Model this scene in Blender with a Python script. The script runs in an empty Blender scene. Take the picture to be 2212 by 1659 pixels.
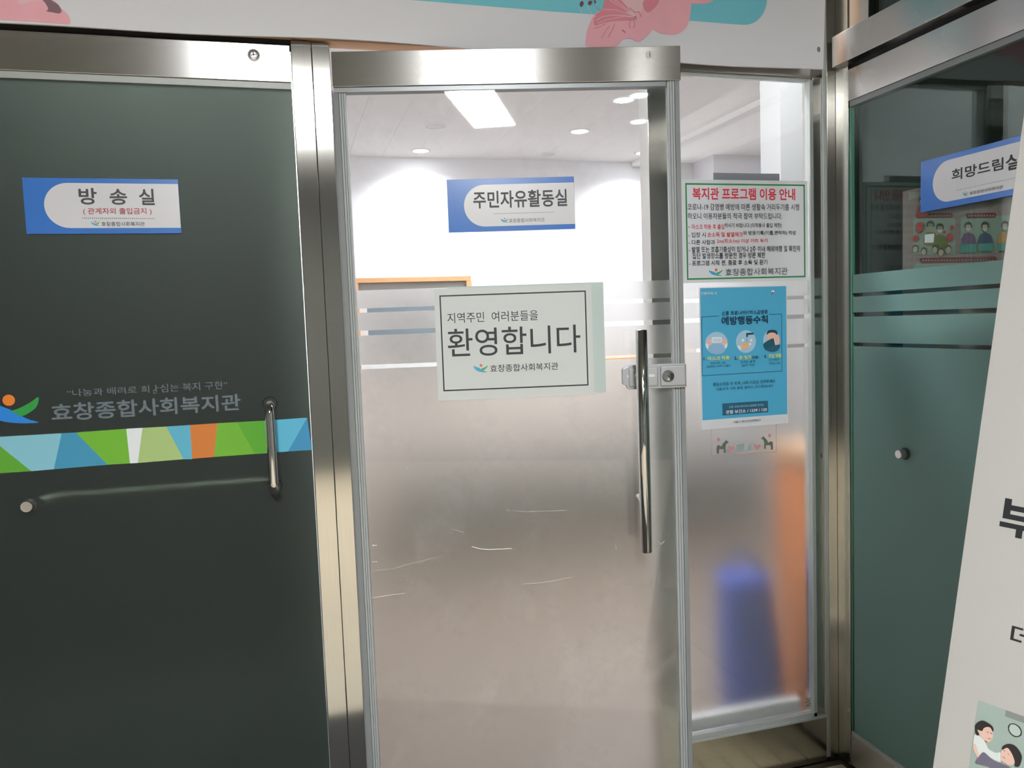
import bpy, bmesh, math, random
from mathutils import Vector, Matrix
random.seed(4)
C = bpy.context.scene.collection
sc = bpy.context.scene

# ------------------------------------------------------------------ camera
F, CX, CY = 1722.0, 1106.0, 829.5
YAW, PIT, ROL = .26966, .07643, .03634
CAM = Vector((0, -2.12815, 1.45))
_fw = Vector((math.sin(YAW) * math.cos(PIT), math.cos(YAW) * math.cos(PIT), -math.sin(PIT)))
_r = Vector((math.cos(YAW), -math.sin(YAW), 0))
_d = _fw.cross(_r)
RX = _r * math.cos(ROL) + _d * math.sin(ROL)
DX = -_r * math.sin(ROL) + _d * math.cos(ROL)
cd = bpy.data.cameras.new('camera')
cam = bpy.data.objects.new('camera', cd); C.objects.link(cam)
cd.sensor_fit = 'HORIZONTAL'; cd.sensor_width = 36; cd.lens = 36 * F / 2212
m3 = Matrix((RX, -DX, -_fw)).transposed()
cam.matrix_world = Matrix.Translation(CAM) @ m3.to_4x4()
cd.clip_start = .02
sc.camera = cam

# ------------------------------------------------------------------ view, world, lights
sc.view_settings.view_transform = 'Standard'
sc.view_settings.look = 'None'
sc.view_settings.gamma = 1
sc.view_settings.use_curve_mapping = False
sc.view_settings.exposure = 0.0
w = bpy.data.worlds.new('world'); sc.world = w; w.use_nodes = True
w.node_tree.nodes['Background'].inputs[0].default_value = (.8, .85, .9, 1)
w.node_tree.nodes['Background'].inputs[1].default_value = .02
sc.cycles.max_bounces = 14; sc.cycles.transmission_bounces = 12
sc.cycles.transparent_max_bounces = 24; sc.cycles.glossy_bounces = 6; sc.cycles.diffuse_bounces = 5
sc.cycles.use_denoising = True
sc.cycles.sample_clamp_indirect = 6
PANEL_E = 300.0        # corridor panel light
CDOWN_E = 60.0        # corridor downlights
LEFT_E = 300.0         # strip light in the left room
ROOM_E = 55.0         # room downlight lens
ROOM_SPOT = 150.0
ROOM_FILL = 50.0  # unseen fill panels added in the bright room


# ------------------------------------------------------------------ materials
def nt(name):
    m = bpy.data.materials.new(name); m.use_nodes = True
    n = m.node_tree; n.nodes.clear()
    o = n.nodes.new('ShaderNodeOutputMaterial')
    return m, n, o

def s2l(c):
    return tuple(((x / 255) / 12.92 if x / 255 <= .04045 else ((x / 255 + .055) / 1.055) ** 2.4) for x in c) + (1,)

def pbr(name, col, rough=.5, metal=0, spec=.5, noise=0, nscale=8, bump=0, bscale=60, coat=0, stretch=None, trans=0):
    m, n, o = nt(name)
    b = n.nodes.new('ShaderNodeBsdfPrincipled')
    b.inputs['Base Color'].default_value = col
    b.inputs['Roughness'].default_value = rough
    b.inputs['Metallic'].default_value = metal
    b.inputs['Specular IOR Level'].default_value = spec
    b.inputs['Coat Weight'].default_value = coat
    out = b.outputs[0]
    tc = n.nodes.new('ShaderNodeTexCoord')
    mp = n.nodes.new('ShaderNodeMapping'); n.links.new(tc.outputs['Object'], mp.inputs[0])
    if stretch: mp.inputs['Scale'].default_value = stretch
    if noise:
        t = n.nodes.new('ShaderNodeTexNoise'); t.inputs['Scale'].default_value = nscale; t.inputs['Detail'].default_value = 5
        n.links.new(mp.outputs[0], t.inputs[0])
        mx = n.nodes.new('ShaderNodeMix'); mx.data_type = 'RGBA'
        mx.inputs[6].default_value = tuple(max(0, c * (1 - noise)) for c in col[:3]) + (1,)
        mx.inputs[7].default_value = tuple(min(1, c * (1 + noise)) for c in col[:3]) + (1,)
        n.links.new(t.outputs['Fac'], mx.inputs[0]); n.links.new(mx.outputs[2], b.inputs['Base Color'])
    if bump:
        t = n.nodes.new('ShaderNodeTexNoise'); t.inputs['Scale'].default_value = bscale; t.inputs['Detail'].default_value = 3
        n.links.new(mp.outputs[0], t.inputs[0])
        bp = n.nodes.new('ShaderNodeBump'); bp.inputs['Strength'].default_value = bump; bp.inputs['Distance'].default_value = .01
        n.links.new(t.outputs['Fac'], bp.inputs['Height']); n.links.new(bp.outputs[0], b.inputs['Normal'])
    if trans:
        tr = n.nodes.new('ShaderNodeBsdfTranslucent'); tr.inputs[0].default_value = col
        mx = n.nodes.new('ShaderNodeMixShader'); mx.inputs[0].default_value = trans
        n.links.new(out, mx.inputs[1]); n.links.new(tr.outputs[0], mx.inputs[2]); out = mx.outputs[0]
    n.links.new(out, o.inputs[0])
    return m

def steel(name, tangent, col=(.60, .59, .555, 1), rough=.15, aniso=.95, grain=(900, 900, 3)):
    """brushed stainless steel; tangent = direction ACROSS the brushing"""
    m, n, o = nt(name)
    b = n.nodes.new('ShaderNodeBsdfPrincipled')
    b.inputs['Metallic'].default_value = 1
    b.inputs['Anisotropic'].default_value = aniso
    tv = n.nodes.new('ShaderNodeCombineXYZ')
    for i in range(3): tv.inputs[i].default_value = tangent[i]
    n.links.new(tv.outputs[0], b.inputs['Tangent'])
    tc = n.nodes.new('ShaderNodeTexCoord')
    mp = n.nodes.new('ShaderNodeMapping'); mp.inputs['Scale'].default_value = grain
    n.links.new(tc.outputs['Object'], mp.inputs[0])
    t = n.nodes.new('ShaderNodeTexNoise'); t.inputs['Scale'].default_value = 1; t.inputs['Detail'].default_value = 2
    n.links.new(mp.outputs[0], t.inputs[0])
    big = n.nodes.new('ShaderNodeTexNoise'); big.inputs['Scale'].default_value = 2.2; big.inputs['Detail'].default_value = 0
    n.links.new(tc.outputs['Object'], big.inputs[0])
    mr = n.nodes.new('ShaderNodeMapRange'); mr.inputs[3].default_value = rough * .75; mr.inputs[4].default_value = rough * 1.25
    n.links.new(big.outputs['Fac'], mr.inputs[0]); n.links.new(mr.outputs[0], b.inputs['Roughness'])
    mx = n.nodes.new('ShaderNodeMix'); mx.data_type = 'RGBA'
    mx.inputs[6].default_value = tuple(c * .88 for c in col[:3]) + (1,); mx.inputs[7].default_value = tuple(min(1, c * 1.1) for c in col[:3]) + (1,)
    n.links.new(t.outputs['Fac'], mx.inputs[0]); n.links.new(mx.outputs[2], b.inputs['Base Color'])
    bp = n.nodes.new('ShaderNodeBump'); bp.inputs['Strength'].default_value = .12; bp.inputs['Distance'].default_value = .02
    n.links.new(big.outputs['Fac'], bp.inputs['Height']); n.links.new(bp.outputs[0], b.inputs['Normal'])
    n.links.new(b.outputs[0], o.inputs[0])
    return m

def emis(name, col, e):
    m, n, o = nt(name)
    b = n.nodes.new('ShaderNodeEmission'); b.inputs[0].default_value = col; b.inputs[1].default_value = e
    n.links.new(b.outputs[0], o.inputs[0]); return m

def clear_glass(name, tint=(.97, .985, .98, 1), smudge=.0, f0=.04, gcol=(1, 1, 1, 1)):
    """thin-sheet glass: straight-through tinted transmission plus a Fresnel reflection on each face"""
    m, n, o = nt(name)
    t = n.nodes.new('ShaderNodeBsdfTransparent'); t.inputs[0].default_value = tint
    g = n.nodes.new('ShaderNodeBsdfGlossy'); g.inputs[1].default_value = .015; g.inputs[0].default_value = gcol
    # Schlick reflectance from |N.I|, the same on both faces of the sheet
    ge = n.nodes.new('ShaderNodeNewGeometry'); dt = n.nodes.new('ShaderNodeVectorMath'); dt.operation = 'DOT_PRODUCT'
    n.links.new(ge.outputs['Normal'], dt.inputs[0]); n.links.new(ge.outputs['Incoming'], dt.inputs[1])
    last = dt.outputs['Value']; fr = None
    for op, a, b in (('ABSOLUTE', None, None), ('SUBTRACT', 1.0, 'x'), ('POWER', 'x', 5.0), ('MULTIPLY_ADD', 'x', .96)):
        q = n.nodes.new('ShaderNodeMath'); q.operation = op
        if op == 'SUBTRACT': q.inputs[0].default_value = 1.0; n.links.new(last, q.inputs[1])
        else: n.links.new(last, q.inputs[0])
        if op == 'POWER': q.inputs[1].default_value = 5.0
        if op == 'MULTIPLY_ADD': q.inputs[1].default_value = 1 - f0; q.inputs[2].default_value = f0
        last = q.outputs[0]; fr = q
    mx = n.nodes.new('ShaderNodeMixShader')
    n.links.new(fr.outputs[0], mx.inputs[0]); n.links.new(t.outputs[0], mx.inputs[1]); n.links.new(g.outputs[0], mx.inputs[2])
    out = mx.outputs[0]
    if smudge:
        tc = n.nodes.new('ShaderNodeTexCoord')
        ns = n.nodes.new('ShaderNodeTexNoise'); ns.inputs['Scale'].default_value = 5; ns.inputs['Detail'].default_value = 9; ns.inputs['Roughness'].default_value = .7
        n.links.new(tc.outputs['Object'], ns.inputs[0])
        rp = n.nodes.new('ShaderNodeValToRGB'); rp.color_ramp.elements[0].position = .5; rp.color_ramp.elements[1].position = .85
        rp.color_ramp.elements[1].color = (smudge, smudge, smudge, 1)
        n.links.new(ns.outputs['Fac'], rp.inputs[0])
        df = n.nodes.new('ShaderNodeBsdfDiffuse'); df.inputs[0].default_value = (.8, .8, .78, 1)
        m2 = n.nodes.new('ShaderNodeMixShader')
        n.links.new(rp.outputs[0], m2.inputs[0]); n.links.new(out, m2.inputs[1]); n.links.new(df.outputs[0], m2.inputs[2]); out = m2.outputs[0]
    n.links.new(out, o.inputs[0]); return m

def frosted(name, col, dif, dcol, rough=.5, ior=1.15, haze=.4, gloss=.05, grough=.5):
    """etched film: rough refraction with a little diffuse scatter"""
    m, n, o = nt(name)
    r = n.nodes.new('ShaderNodeBsdfRefraction'); r.inputs[0].default_value = col
    r.inputs['Roughness'].default_value = rough; r.inputs['IOR'].default_value = ior
    d = n.nodes.new('ShaderNodeBsdfDiffuse'); d.inputs[0].default_value = dcol
    tr = n.nodes.new('ShaderNodeBsdfTranslucent'); tr.inputs[0].default_value = dcol
    m1 = n.nodes.new('ShaderNodeMixShader'); m1.inputs[0].default_value = haze
    n.links.new(d.outputs[0], m1.inputs[1]); n.links.new(tr.outputs[0], m1.inputs[2])
    m2 = n.nodes.new('ShaderNodeMixShader'); m2.inputs[0].default_value = dif
    n.links.new(r.outputs[0], m2.inputs[1]); n.links.new(m1.outputs[0], m2.inputs[2])
    g = n.nodes.new('ShaderNodeBsdfGlossy'); g.inputs['Roughness'].default_value = grough
    lw = n.nodes.new('ShaderNodeLayerWeight'); lw.inputs[0].default_value = .3
    mr = n.nodes.new('ShaderNodeMapRange'); mr.inputs[3].default_value = gloss; mr.inputs[4].default_value = gloss * 5
    n.links.new(lw.outputs['Facing'], mr.inputs[0])
    m4 = n.nodes.new('ShaderNodeMixShader'); n.links.new(mr.outputs[0], m4.inputs[0])
    n.links.new(m2.outputs[0], m4.inputs[1]); n.links.new(g.outputs[0], m4.inputs[2])
    n.links.new(m4.outputs[0], o.inputs[0]); return m

STV = steel('steel_brushed_vertical', (1, 0, 0), grain=(700, 700, 4))
STVY = steel('steel_brushed_vertical_side', (0, 1, 0), grain=(700, 700, 4))
STH = steel('steel_brushed_horizontal', (0, 0, 1), grain=(4, 4, 700))
STD = steel('steel_door_rail', (0, 0, 1), col=(.62, .61, .60, 1), rough=.25, grain=(4, 4, 700))
CHROME = pbr('chrome', (.75, .75, .74, 1), .07, 1)
SATIN = pbr('satin_steel', (.62, .61, .6, 1), .25, 1, noise=.06)
ALU = pbr('aluminium_trim', (.48, .51, .50, 1), .38, .6, noise=.06, nscale=30)
LOCKM = pbr('painted_lock_casting', (.50, .51, .53, 1), .35, .5, noise=.04)
SEAL = pbr('rubber_seal', (.20, .215, .22, 1), .6, noise=.06)
SEALW = pbr('clear_pvc_seal', (.33, .355, .36, 1), .35, noise=.05)
DARK = pbr('dark_gap', (.012, .013, .014, 1), .8)
BLACKP = pbr('black_plastic', (.02, .02, .02, 1), .4)
WHITEP = pbr('plastic_cap', (.56, .57, .54, 1), .45)
GLASS = clear_glass('clear_glass', smudge=.10)
GLASS_S = clear_glass('clear_glass_side', smudge=.03)
GLASS_D = clear_glass('clear_glass_green', tint=(.78, .84, .81, 1), f0=.042, gcol=(.86, 1, .97, 1))
FILM = frosted('frosted_film', (.96, .955, .95, 1), .11, (.74, .73, .72, 1), rough=.63, gloss=.02, haze=.25)
FILM_L = frosted('dark_frosted_film', (.74, .79, .76, 1), .58, (.019, .027, .025, 1), rough=.6, haze=.05, gloss=.019)
FILM_R = frosted('green_frosted_film', (.5, .56, .53, 1), .92, (.15, .27, .25, 1), rough=.45, haze=.05, gloss=.03)
PAPER = pbr('white_paper', (.74, .75, .78, 1), .55, trans=.22)
PAPER2 = pbr('laminated_paper', (.66, .69, .68, 1), .3, trans=.12)
MINT = pbr('laminate_edge', (.60, .69, .67, 1), .25, trans=.25)
BLUEPL = pbr('blue_acrylic', s2l((58, 112, 190)), .22, noise=.04)
WHITEPL = pbr('white_acrylic', (.60, .60, .63, 1), .25)
def ink(name, rgb, r=.5): return pbr(name, s2l(rgb), r)
INK = ink('black_ink', (32, 36, 40))
GREY_INK = ink('grey_ink', (95, 100, 108))
RED_INK = ink('red_ink', (205, 52, 68))
DRED_INK = ink('dark_red_ink', (165, 50, 58))
GREEN_INK = ink('green_ink', (38, 130, 66))
LOGO_B = ink('logo_blue', (70, 160, 200)); LOGO_G = ink('logo_green', (70, 160, 80)); LOGO_O = ink('logo_orange', (205, 110, 70))
WALLW = pbr('painted_wall', (.80, .80, .83, 1), .8, bump=.05, bscale=200, noise=.015)
CEILM = pbr('ceiling_board', (.89, .885, .88, 1), .85, noise=.02, nscale=3)
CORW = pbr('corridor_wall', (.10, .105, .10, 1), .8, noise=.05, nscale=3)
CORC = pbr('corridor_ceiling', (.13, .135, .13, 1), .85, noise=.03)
DARKW = pbr('dark_room_wall', (.05, .055, .055, 1), .9, noise=.1)  # near-black colour stands in for the darkness of these rooms
WOOD = pbr('pine_wood', s2l((214, 164, 118)), .5, noise=.16, nscale=10, stretch=(1.5, 20, 20))
TANW = pbr('tan_wood', s2l((190, 150, 115)), .6, noise=.15, nscale=10, stretch=(1.5, 20, 20))
FLOORW = pbr('room_floor_vinyl', s2l((112, 93, 80)), .35, noise=.12, nscale=6, stretch=(1, 8, 1))
TILE = pbr('beige_tile', s2l((176, 165, 138)), .45, noise=.12, nscale=30)
GROUT = pbr('tile_grout', s2l((70, 62, 52)), .9, noise=.2)


# ------------------------------------------------------------------ object helpers
W = {}
def link(o, parent, loc):
    C.objects.link(o); W[o.name] = Vector(loc)
    if parent is not None:
        o.parent = parent; o.location = Vector(loc) - W[parent.name]
    else: o.location = loc

def thing(name, label, cat, loc, group=None, kind=None):
    o = bpy.data.objects.new(name, None); o.empty_display_size = .05
    link(o, None, loc); o['label'] = label; o['category'] = cat
    if group: o['group'] = group
    if kind: o['kind'] = kind
    return o

def mesh(name, verts, faces, mats, parent=None, mi=None, smooth=False, bevel=0, loc=None, label=None):
    base = Vector(loc) if loc is not None else (W[parent.name] if parent is not None else Vector((0, 0, 0)))
    me = bpy.data.meshes.new(name)
    me.from_pydata([tuple(Vector(v) - base) for v in verts], [], faces)
    if not isinstance(mats, (list, tuple)): mats = [mats]
    for m in mats: me.materials.append(m)
    if mi:
        for p, i in zip(me.polygons, mi): p.material_index = i
    if bevel:
        bm = bmesh.new(); bm.from_mesh(me)
        bmesh.ops.recalc_face_normals(bm, faces=bm.faces)
        bmesh.ops.bevel(bm, geom=[e for e in bm.edges if len(e.link_faces) == 2 and e.calc_face_angle(0) > .5], offset=bevel, segments=2, profile=.5, affect='EDGES')
        bm.to_mesh(me); bm.free()
    if smooth:
        for p in me.polygons: p.use_smooth = True
    o = bpy.data.objects.new(name, me)
    link(o, parent, base)
    if label: o['label'] = label
    return o

def struct(o, label, cat):
    o['kind'] = 'structure'; o['label'] = label; o['category'] = cat
    return o

BOXF = [(0, 1, 2, 3), (7, 6, 5, 4), (0, 4, 5, 1), (1, 5, 6, 2), (2, 6, 7, 3), (3, 7, 4, 0)]
def boxv(p0, p1):
    x0, y0, z0 = p0; x1, y1, z1 = p1
    return [(x0, y0, z0), (x0, y1, z0), (x1, y1, z0), (x1, y0, z0), (x0, y0, z1), (x0, y1, z1), (x1, y1, z1), (x1, y0, z1)]
def box(name, p0, p1, mat, parent=None, bevel=0, label=None):
    p0, p1 = [tuple(min(a, b) for a, b in zip(p0, p1)), tuple(max(a, b) for a, b in zip(p0, p1))]
    loc = None if parent is not None else ((p0[0] + p1[0]) / 2, (p0[1] + p1[1]) / 2, p0[2])
    return mesh(name, boxv(p0, p1), BOXF, mat, parent, bevel=bevel, loc=loc, label=label)

class Plane:
    """a flat surface in the scene: origin, right (u), up (v), out towards the corridor (n)"""
    def __init__(s, o, u, v=(0, 0, 1)):
        s.o = Vector(o); s.u = Vector(u).normalized(); s.v = Vector(v).normalized()
        s.n = s.u.cross(s.v)
    def w(s, u, v, h=0): return s.o + s.u * u + s.v * v + s.n * h
    def px(s, x, y, h=0):
        """where the sight line of a measured photo pixel meets this surface"""
        r = (RX * (x - CX) + DX * (y - CY) + _fw * F)
        t = ((s.o + s.n * h - CAM).dot(s.n)) / r.dot(s.n)
        P = CAM + r * t - s.o
        return P.dot(s.u), P.dot(s.v)
    def box(s, name, u0, u1, v0, v1, h0, h1, mat, parent, bevel=0, label=None):
        vs = [s.w(*p) for p in ((u0, v0, h0), (u1, v0, h0), (u1, v1, h0), (u0, v1, h0), (u0, v0, h1), (u1, v0, h1), (u1, v1, h1), (u0, v1, h1))]
        fs = [(3, 2, 1, 0), (4, 5, 6, 7), (0, 1, 5, 4), (1, 2, 6, 5), (2, 3, 7, 6), (3, 0, 4, 7)]
        loc = None if parent is not None else tuple(s.w((u0 + u1) / 2, v0, h0))
        return mesh(name, vs, fs, mat, parent, bevel=bevel, loc=loc, label=label)
    def prism(s, name, pts, h0, h1, mat, parent, bevel=0, smooth=False, label=None):
        n = len(pts)
        vs = [s.w(a, b, h0) for a, b in pts] + [s.w(a, b, h1) for a, b in pts]
        fs = [tuple(range(n - 1, -1, -1)), tuple(range(n, 2 * n))] + [(i, (i + 1) % n, n + (i + 1) % n, n + i) for i in range(n)]
        return mesh(name, vs, fs, mat, parent, bevel=bevel, smooth=False, label=label)

def at(x, y, n, d):
    r = (RX * (x - CX) + DX * (y - CY) + _fw * F); n = Vector(n)
    return CAM + r * ((d - CAM.dot(n)) / r.dot(n))

def zoom(ox, oy, s):
    return lambda *p: [(ox + a * s, oy + b * s) for a, b in p]

def smoothpts(pts, k=5):
    n = len(pts); out = []
    for i in range(n):
        p0, p1, p2, p3 = (Vector(pts[(i + j - 1) % n]) for j in range(4))
        for t in [q / k for q in range(k)]:
            out.append(tuple(.5 * ((2 * p1) + (p2 - p0) * t + (2 * p0 - 5 * p1 + 4 * p2 - p3) * t * t + (3 * p1 - p0 - 3 * p2 + p3) * t ** 3)))
    return out

_tc = {}
ALLTEXT = ['“나눔과 배려로 희', 'ㅏ', 'ㅇ', '심는 복지 구현”', '효창종합사회복지관', '방', '송', '실', '( 관계자외 출입금지 )', '주민자유활동실', '희망드림', '지역주민  여러분들을', '환영합니다', '복지관 프로그램 이용 안내', '코로나-19 감염병 예방에 따른 생활속 거리두기를 시행', '하오니 이용자분들의 적극 참여 부탁드립니다.', '-', '마스크 착용 후 출입', '하시기 바랍니다.(미착용시 출입 제한)', '- 입장 시', '손소독 및 발열체크', '와 방문기록(이름,연락처) 작성', '- 다른 사람과', '2m(최소1m) 이상 거리 두기', '- 발열 또는 호흡기증상이 있거나 2주 이내 해외여행 및 확진자', '집단 발생장소를 방문한 경우 방문 제한', '- 프로그램 시작 전, 종료 후 소독 및 환기', 'I·SEOUL·U', '신종 코로나바이러스감염증', '예방행동수칙', '1.', '마스크 착용', '2.', '손 씻기', '(청결)', '3.', '기침 예절', '대중교통 이용,', '공공장소 방문 시 필수', '흐르는 물에', '30초 이상', '옷소매로', '가리고 기침', '행동수칙을 꼭 지켜, 나와 이웃을 지켜주세요', '서울시가 시민 곁을 끝까지 지키겠습니다', '신종 코로나바이러스감염증 문의는', '관할 보건소 / 1339 / 120', '서울시 재난안전대책본부']
def _convert(strings, res=2):
    """all strings in one text object, one per line, cut apart again by line (loading the font is the slow step)"""
    c = bpy.data.curves.new('t', 'FONT'); c.body = '\n'.join(strings); c.resolution_u = res; c.space_line = 3
    o = bpy.data.objects.new('t', c)
    me = bpy.data.meshes.new_from_object(o)
    co = [tuple(v.co[:2]) for v in me.vertices]
    row = [int(round((.35 - y) / 3.0)) for _, y in co]
    out = [([], [], {}) for _ in strings]
    for i, (p, k) in enumerate(zip(co, row)):
        vs, fs, mp = out[k]; mp[i] = len(vs); vs.append(p)
    for f in me.polygons:
        v = tuple(f.vertices); k = row[v[0]]; out[k][1].append(tuple(out[k][2][i] for i in v))
    bpy.data.objects.remove(o); bpy.data.curves.remove(c); bpy.data.meshes.remove(me)
    for t, (vs, fs, _) in zip(strings, out): _tc[t] = (vs, fs)
def text_mesh(s, wt=0):
    if not _tc:
        big = ('환영합니다', '주민자유활동실', '방', '송', '실', '효창종합사회복지관', '희망드림', '복지관 프로그램 이용 안내', '예방행동수칙')
        _convert([t for t in ALLTEXT if t in big], 6); _convert([t for t in ALLTEXT if t not in big], 2)
    if s not in _tc: print('MISSING TEXT', s); _convert([s])
    return _tc[s]

class Print:
    """flat print on a plane, collected layer by layer into one mesh"""
    def __init__(s, P, h): s.P = P; s.h = h; s.vs = []; s.fs = []; s.mi = []; s.mats = []
    def _m(s, m):
        if m not in s.mats: s.mats.append(m)
        return s.mats.index(m)
    def uv(s, pts, mat):
        b = len(s.vs); s.vs += [s.P.w(a, c, s.h) for a, c in pts]
        ar = sum(pts[i][0] * pts[(i + 1) % len(pts)][1] - pts[(i + 1) % len(pts)][0] * pts[i][1] for i in range(len(pts)))
        f = tuple(range(b, b + len(pts)))
        s.fs.append(f if ar > 0 else f[::-1]); s.mi.append(s._m(mat)); s.h += .00012
        return s
    def poly(s, pts, mat, sm=False):
        q = [s.P.px(*p) for p in pts]
        return s.uv(smoothpts(q) if sm else q, mat)
    def disc(s, c, r, mat, ry=None, n=28):
        cu, cv = s.P.px(*c); ry = ry or r
        return s.uv([(cu + r * math.cos(6.2832 * i / n), cv + ry * math.sin(6.2832 * i / n)) for i in range(n)], mat)
    def bar(s, a, b, wd, mat):
        a = Vector(s.P.px(*a)); b = Vector(s.P.px(*b)); d = (b - a).normalized(); q = Vector((-d.y, d.x)) * wd / 2
        return s.uv([tuple(a - q), tuple(b - q), tuple(b + q), tuple(a + q)], mat)
    def frame(s, u0, u1, v0, v1, t, mat):
        for r in ((u0, u1, v0, v0 + t), (u0, u1, v1 - t, v1), (u0, u0 + t, v0 + t, v1 - t), (u1 - t, u1, v0 + t, v1 - t)):
            s.uv([(r[0], r[2]), (r[1], r[2]), (r[1], r[3]), (r[0], r[3])], mat); s.h -= .00012
        s.h += .00012
        return s
    def textuv(s, t, u0, v0, u1, v1, mat, wt=0):
        vs, fs = text_mesh(t, 0)
        x0 = min(a for a, _ in vs); x1 = max(a for a, _ in vs); y0 = min(b for _, b in vs); y1 = max(b for _, b in vs)
        k = s._m(mat); x0 -= wt; x1 += wt; y0 -= wt; y1 += wt
        sh = [(0, 0)] if wt == 0 else [(wt * math.cos(q * math.pi / 3 + .5), wt * math.sin(q * math.pi / 3 + .5)) for q in range(6)]
        if len(t) > 14 and wt: sh = sh[::2]
        for dx, dy in sh:
            b = len(s.vs); s.h += .00002
            s.vs += [s.P.w(u0 + (x + dx - x0) / (x1 - x0) * (u1 - u0), v0 + (y + dy - y0) / max(1e-6, y1 - y0) * (v1 - v0), s.h) for x, y in vs]
            s.fs += [tuple(b + i for i in f) for f in fs]; s.mi += [k] * len(fs)
        s.h += .00012
        return s
    def text(s, t, bl, tr, mat, wt=0):
        u0, v0 = s.P.px(*bl); u1, v1 = s.P.px(*tr)
        return s.textuv(t, u0, v0, u1, v1, mat, wt)
    def build(s, name, parent, label=None):
        return mesh(name, s.vs, s.fs, s.mats, parent, mi=s.mi, label=label)

def tube(name, pts, r, mat, parent, seg=20, caps=True, label=None):
    pts = [Vector(p) for p in pts]; vs = []; fs = []
    t0 = (pts[1] - pts[0]).normalized()
    a = Vector((0, 0, 1)) if abs(t0.z) < .9 else Vector((1, 0, 0))
    nrm = t0.cross(a).normalized()
    for i, p in enumerate(pts):
        t = (pts[min(i + 1, len(pts) - 1)] - pts[max(i - 1, 0)]).normalized()
        nrm = (nrm - t * nrm.dot(t)).normalized(); bn = t.cross(nrm)
        for k in range(seg):
            an = 2 * math.pi * k / seg
            vs.append(p + (nrm * math.cos(an) + bn * math.sin(an)) * r)
    for i in range(len(pts) - 1):
        for k in range(seg):
            fs.append((i * seg + k, i * seg + (k + 1) % seg, (i + 1) * seg + (k + 1) % seg, (i + 1) * seg + k))
    if caps:
        fs.append(tuple(range(seg - 1, -1, -1))); fs.append(tuple(range((len(pts) - 1) * seg, len(pts) * seg)))
    o = mesh(name, vs, fs, mat, parent, label=label)
    for p in o.data.polygons:
        if len(p.vertices) == 4: p.use_smooth = True
    return o

def lathe(name, base, axis, prof, mat, parent, seg=32, label=None):
    """prof: (radius, distance along axis)"""
    ax = Vector(axis).normalized(); a = Vector((0, 0, 1)) if abs(ax.z) < .9 else Vector((1, 0, 0))
    e1 = ax.cross(a).normalized(); e2 = ax.cross(e1); vs = []; fs = []; base = Vector(base)
    for r, d in prof:
        for k in range(seg):
            an = 2 * math.pi * k / seg
            vs.append(base + ax * d + (e1 * math.cos(an) + e2 * math.sin(an)) * max(r, 1e-5))
    for i in range(len(prof) - 1):
        for k in range(seg): fs.append((i * seg + k, i * seg + (k + 1) % seg, (i + 1) * seg + (k + 1) % seg, (i + 1) * seg + k))
    fs.append(tuple(range((len(prof) - 1) * seg, len(prof) * seg))); fs.append(tuple(range(seg - 1, -1, -1)))
    return mesh(name, vs, fs, mat, parent, label=label)

def logo(pr, Z, x0, y0, x1, y1, mats):
    """open-winged emblem: blue leaf, green leaf, round dot; box in zoomed pixels"""
    q = lambda *p: Z(*[(x0 + a * (x1 - x0), y0 + b * (y1 - y0)) for a, b in p])
    pr.poly(q((0, .22), (.2, .3), (.42, .45), (.6, .68), (.78, .85), (.97, 1), (.6, .99), (.3, .85), (.12, .6)), mats[0], True)
    pr.poly(q((.55, .55), (.72, .42), (.9, .25), (1.0, .06), (.97, .3), (.85, .55), (.68, .76)), mats[1], True)
    c = q((.53, .12))[0]; e = q((.53 + .1, .12))[0]
    cu = pr.P.px(*c); eu = pr.P.px(*e)
    pr.disc(c, abs(eu[0] - cu[0]), mats[2])

def dots(pr, a, b, n, r, mat):
    for i in range(n):
        t = i / (n - 1); pr.disc((a[0] + (b[0] - a[0]) * t, a[1] + (b[1] - a[1]) * t), r, mat, n=8); pr.h -= .00012
    pr.h += .00012

XR = 1.6443
PF = Plane((0, 0, 0), (1, 0, 0))                       # front wall, u = x, out = -y
A2 = math.radians(12.25)
PD = Plane((.1395, 0, 0), (math.cos(A2), -math.sin(A2), 0))   # middle door, standing ajar
PR = Plane((XR, 0, 0), (0, -1, 0))                     # right wall, u = -y, out = -x

# ================================================================== ROOM SHELLS
ZC = 3.0
XL, YB = -3.2, -6.2
# corridor
fl = struct(box('floor', (XL, YB, -.12), (XR + 3, 0.0, -.004), GROUT), 'beige mosaic tiled corridor floor in front of the glass doors', 'floor')
tm = None
for i in range(9):
    for j in range(6):
        x0 = 1.553 - i * .085; y0 = -.03 - j * .085
        if tm is None:
            t = box('tile', (x0, y0 - .08, -.006), (x0 + .08, y0, 0.0), TILE, fl, bevel=.002); tm = (t, x0, y0)
        else:
            t = bpy.data.objects.new('tile', tm[0].data); C.objects.link(t); t.parent = fl
            t.location = (tm[0].location[0] + x0 - tm[1], tm[0].location[1] + y0 - tm[2], 0)
floor2 = box('tile_field', (XL, YB, -.006), (XR, -.55, 0.0), pbr('corridor_tiles', s2l((204, 192, 172)), .45, noise=.2, nscale=14), fl)
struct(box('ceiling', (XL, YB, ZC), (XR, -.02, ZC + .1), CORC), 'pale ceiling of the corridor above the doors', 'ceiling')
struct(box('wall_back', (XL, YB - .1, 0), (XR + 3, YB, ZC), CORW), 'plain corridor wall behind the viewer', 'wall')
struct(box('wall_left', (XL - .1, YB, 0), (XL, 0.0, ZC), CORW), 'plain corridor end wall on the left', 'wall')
# room behind the middle door
RB = 5.30
struct(box('floor_room', (.12, .06, -.12), (5.2, RB, 0.0), FLOORW), 'brown floor of the bright room behind the middle door', 'floor')
W['x'] = Vector()
cr = struct(box('ceiling_room', (.0, .06, ZC + .012), (5.2, RB, ZC + .1), GROUT), 'white tiled ceiling of the bright room', 'ceiling')
tm = None
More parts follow.
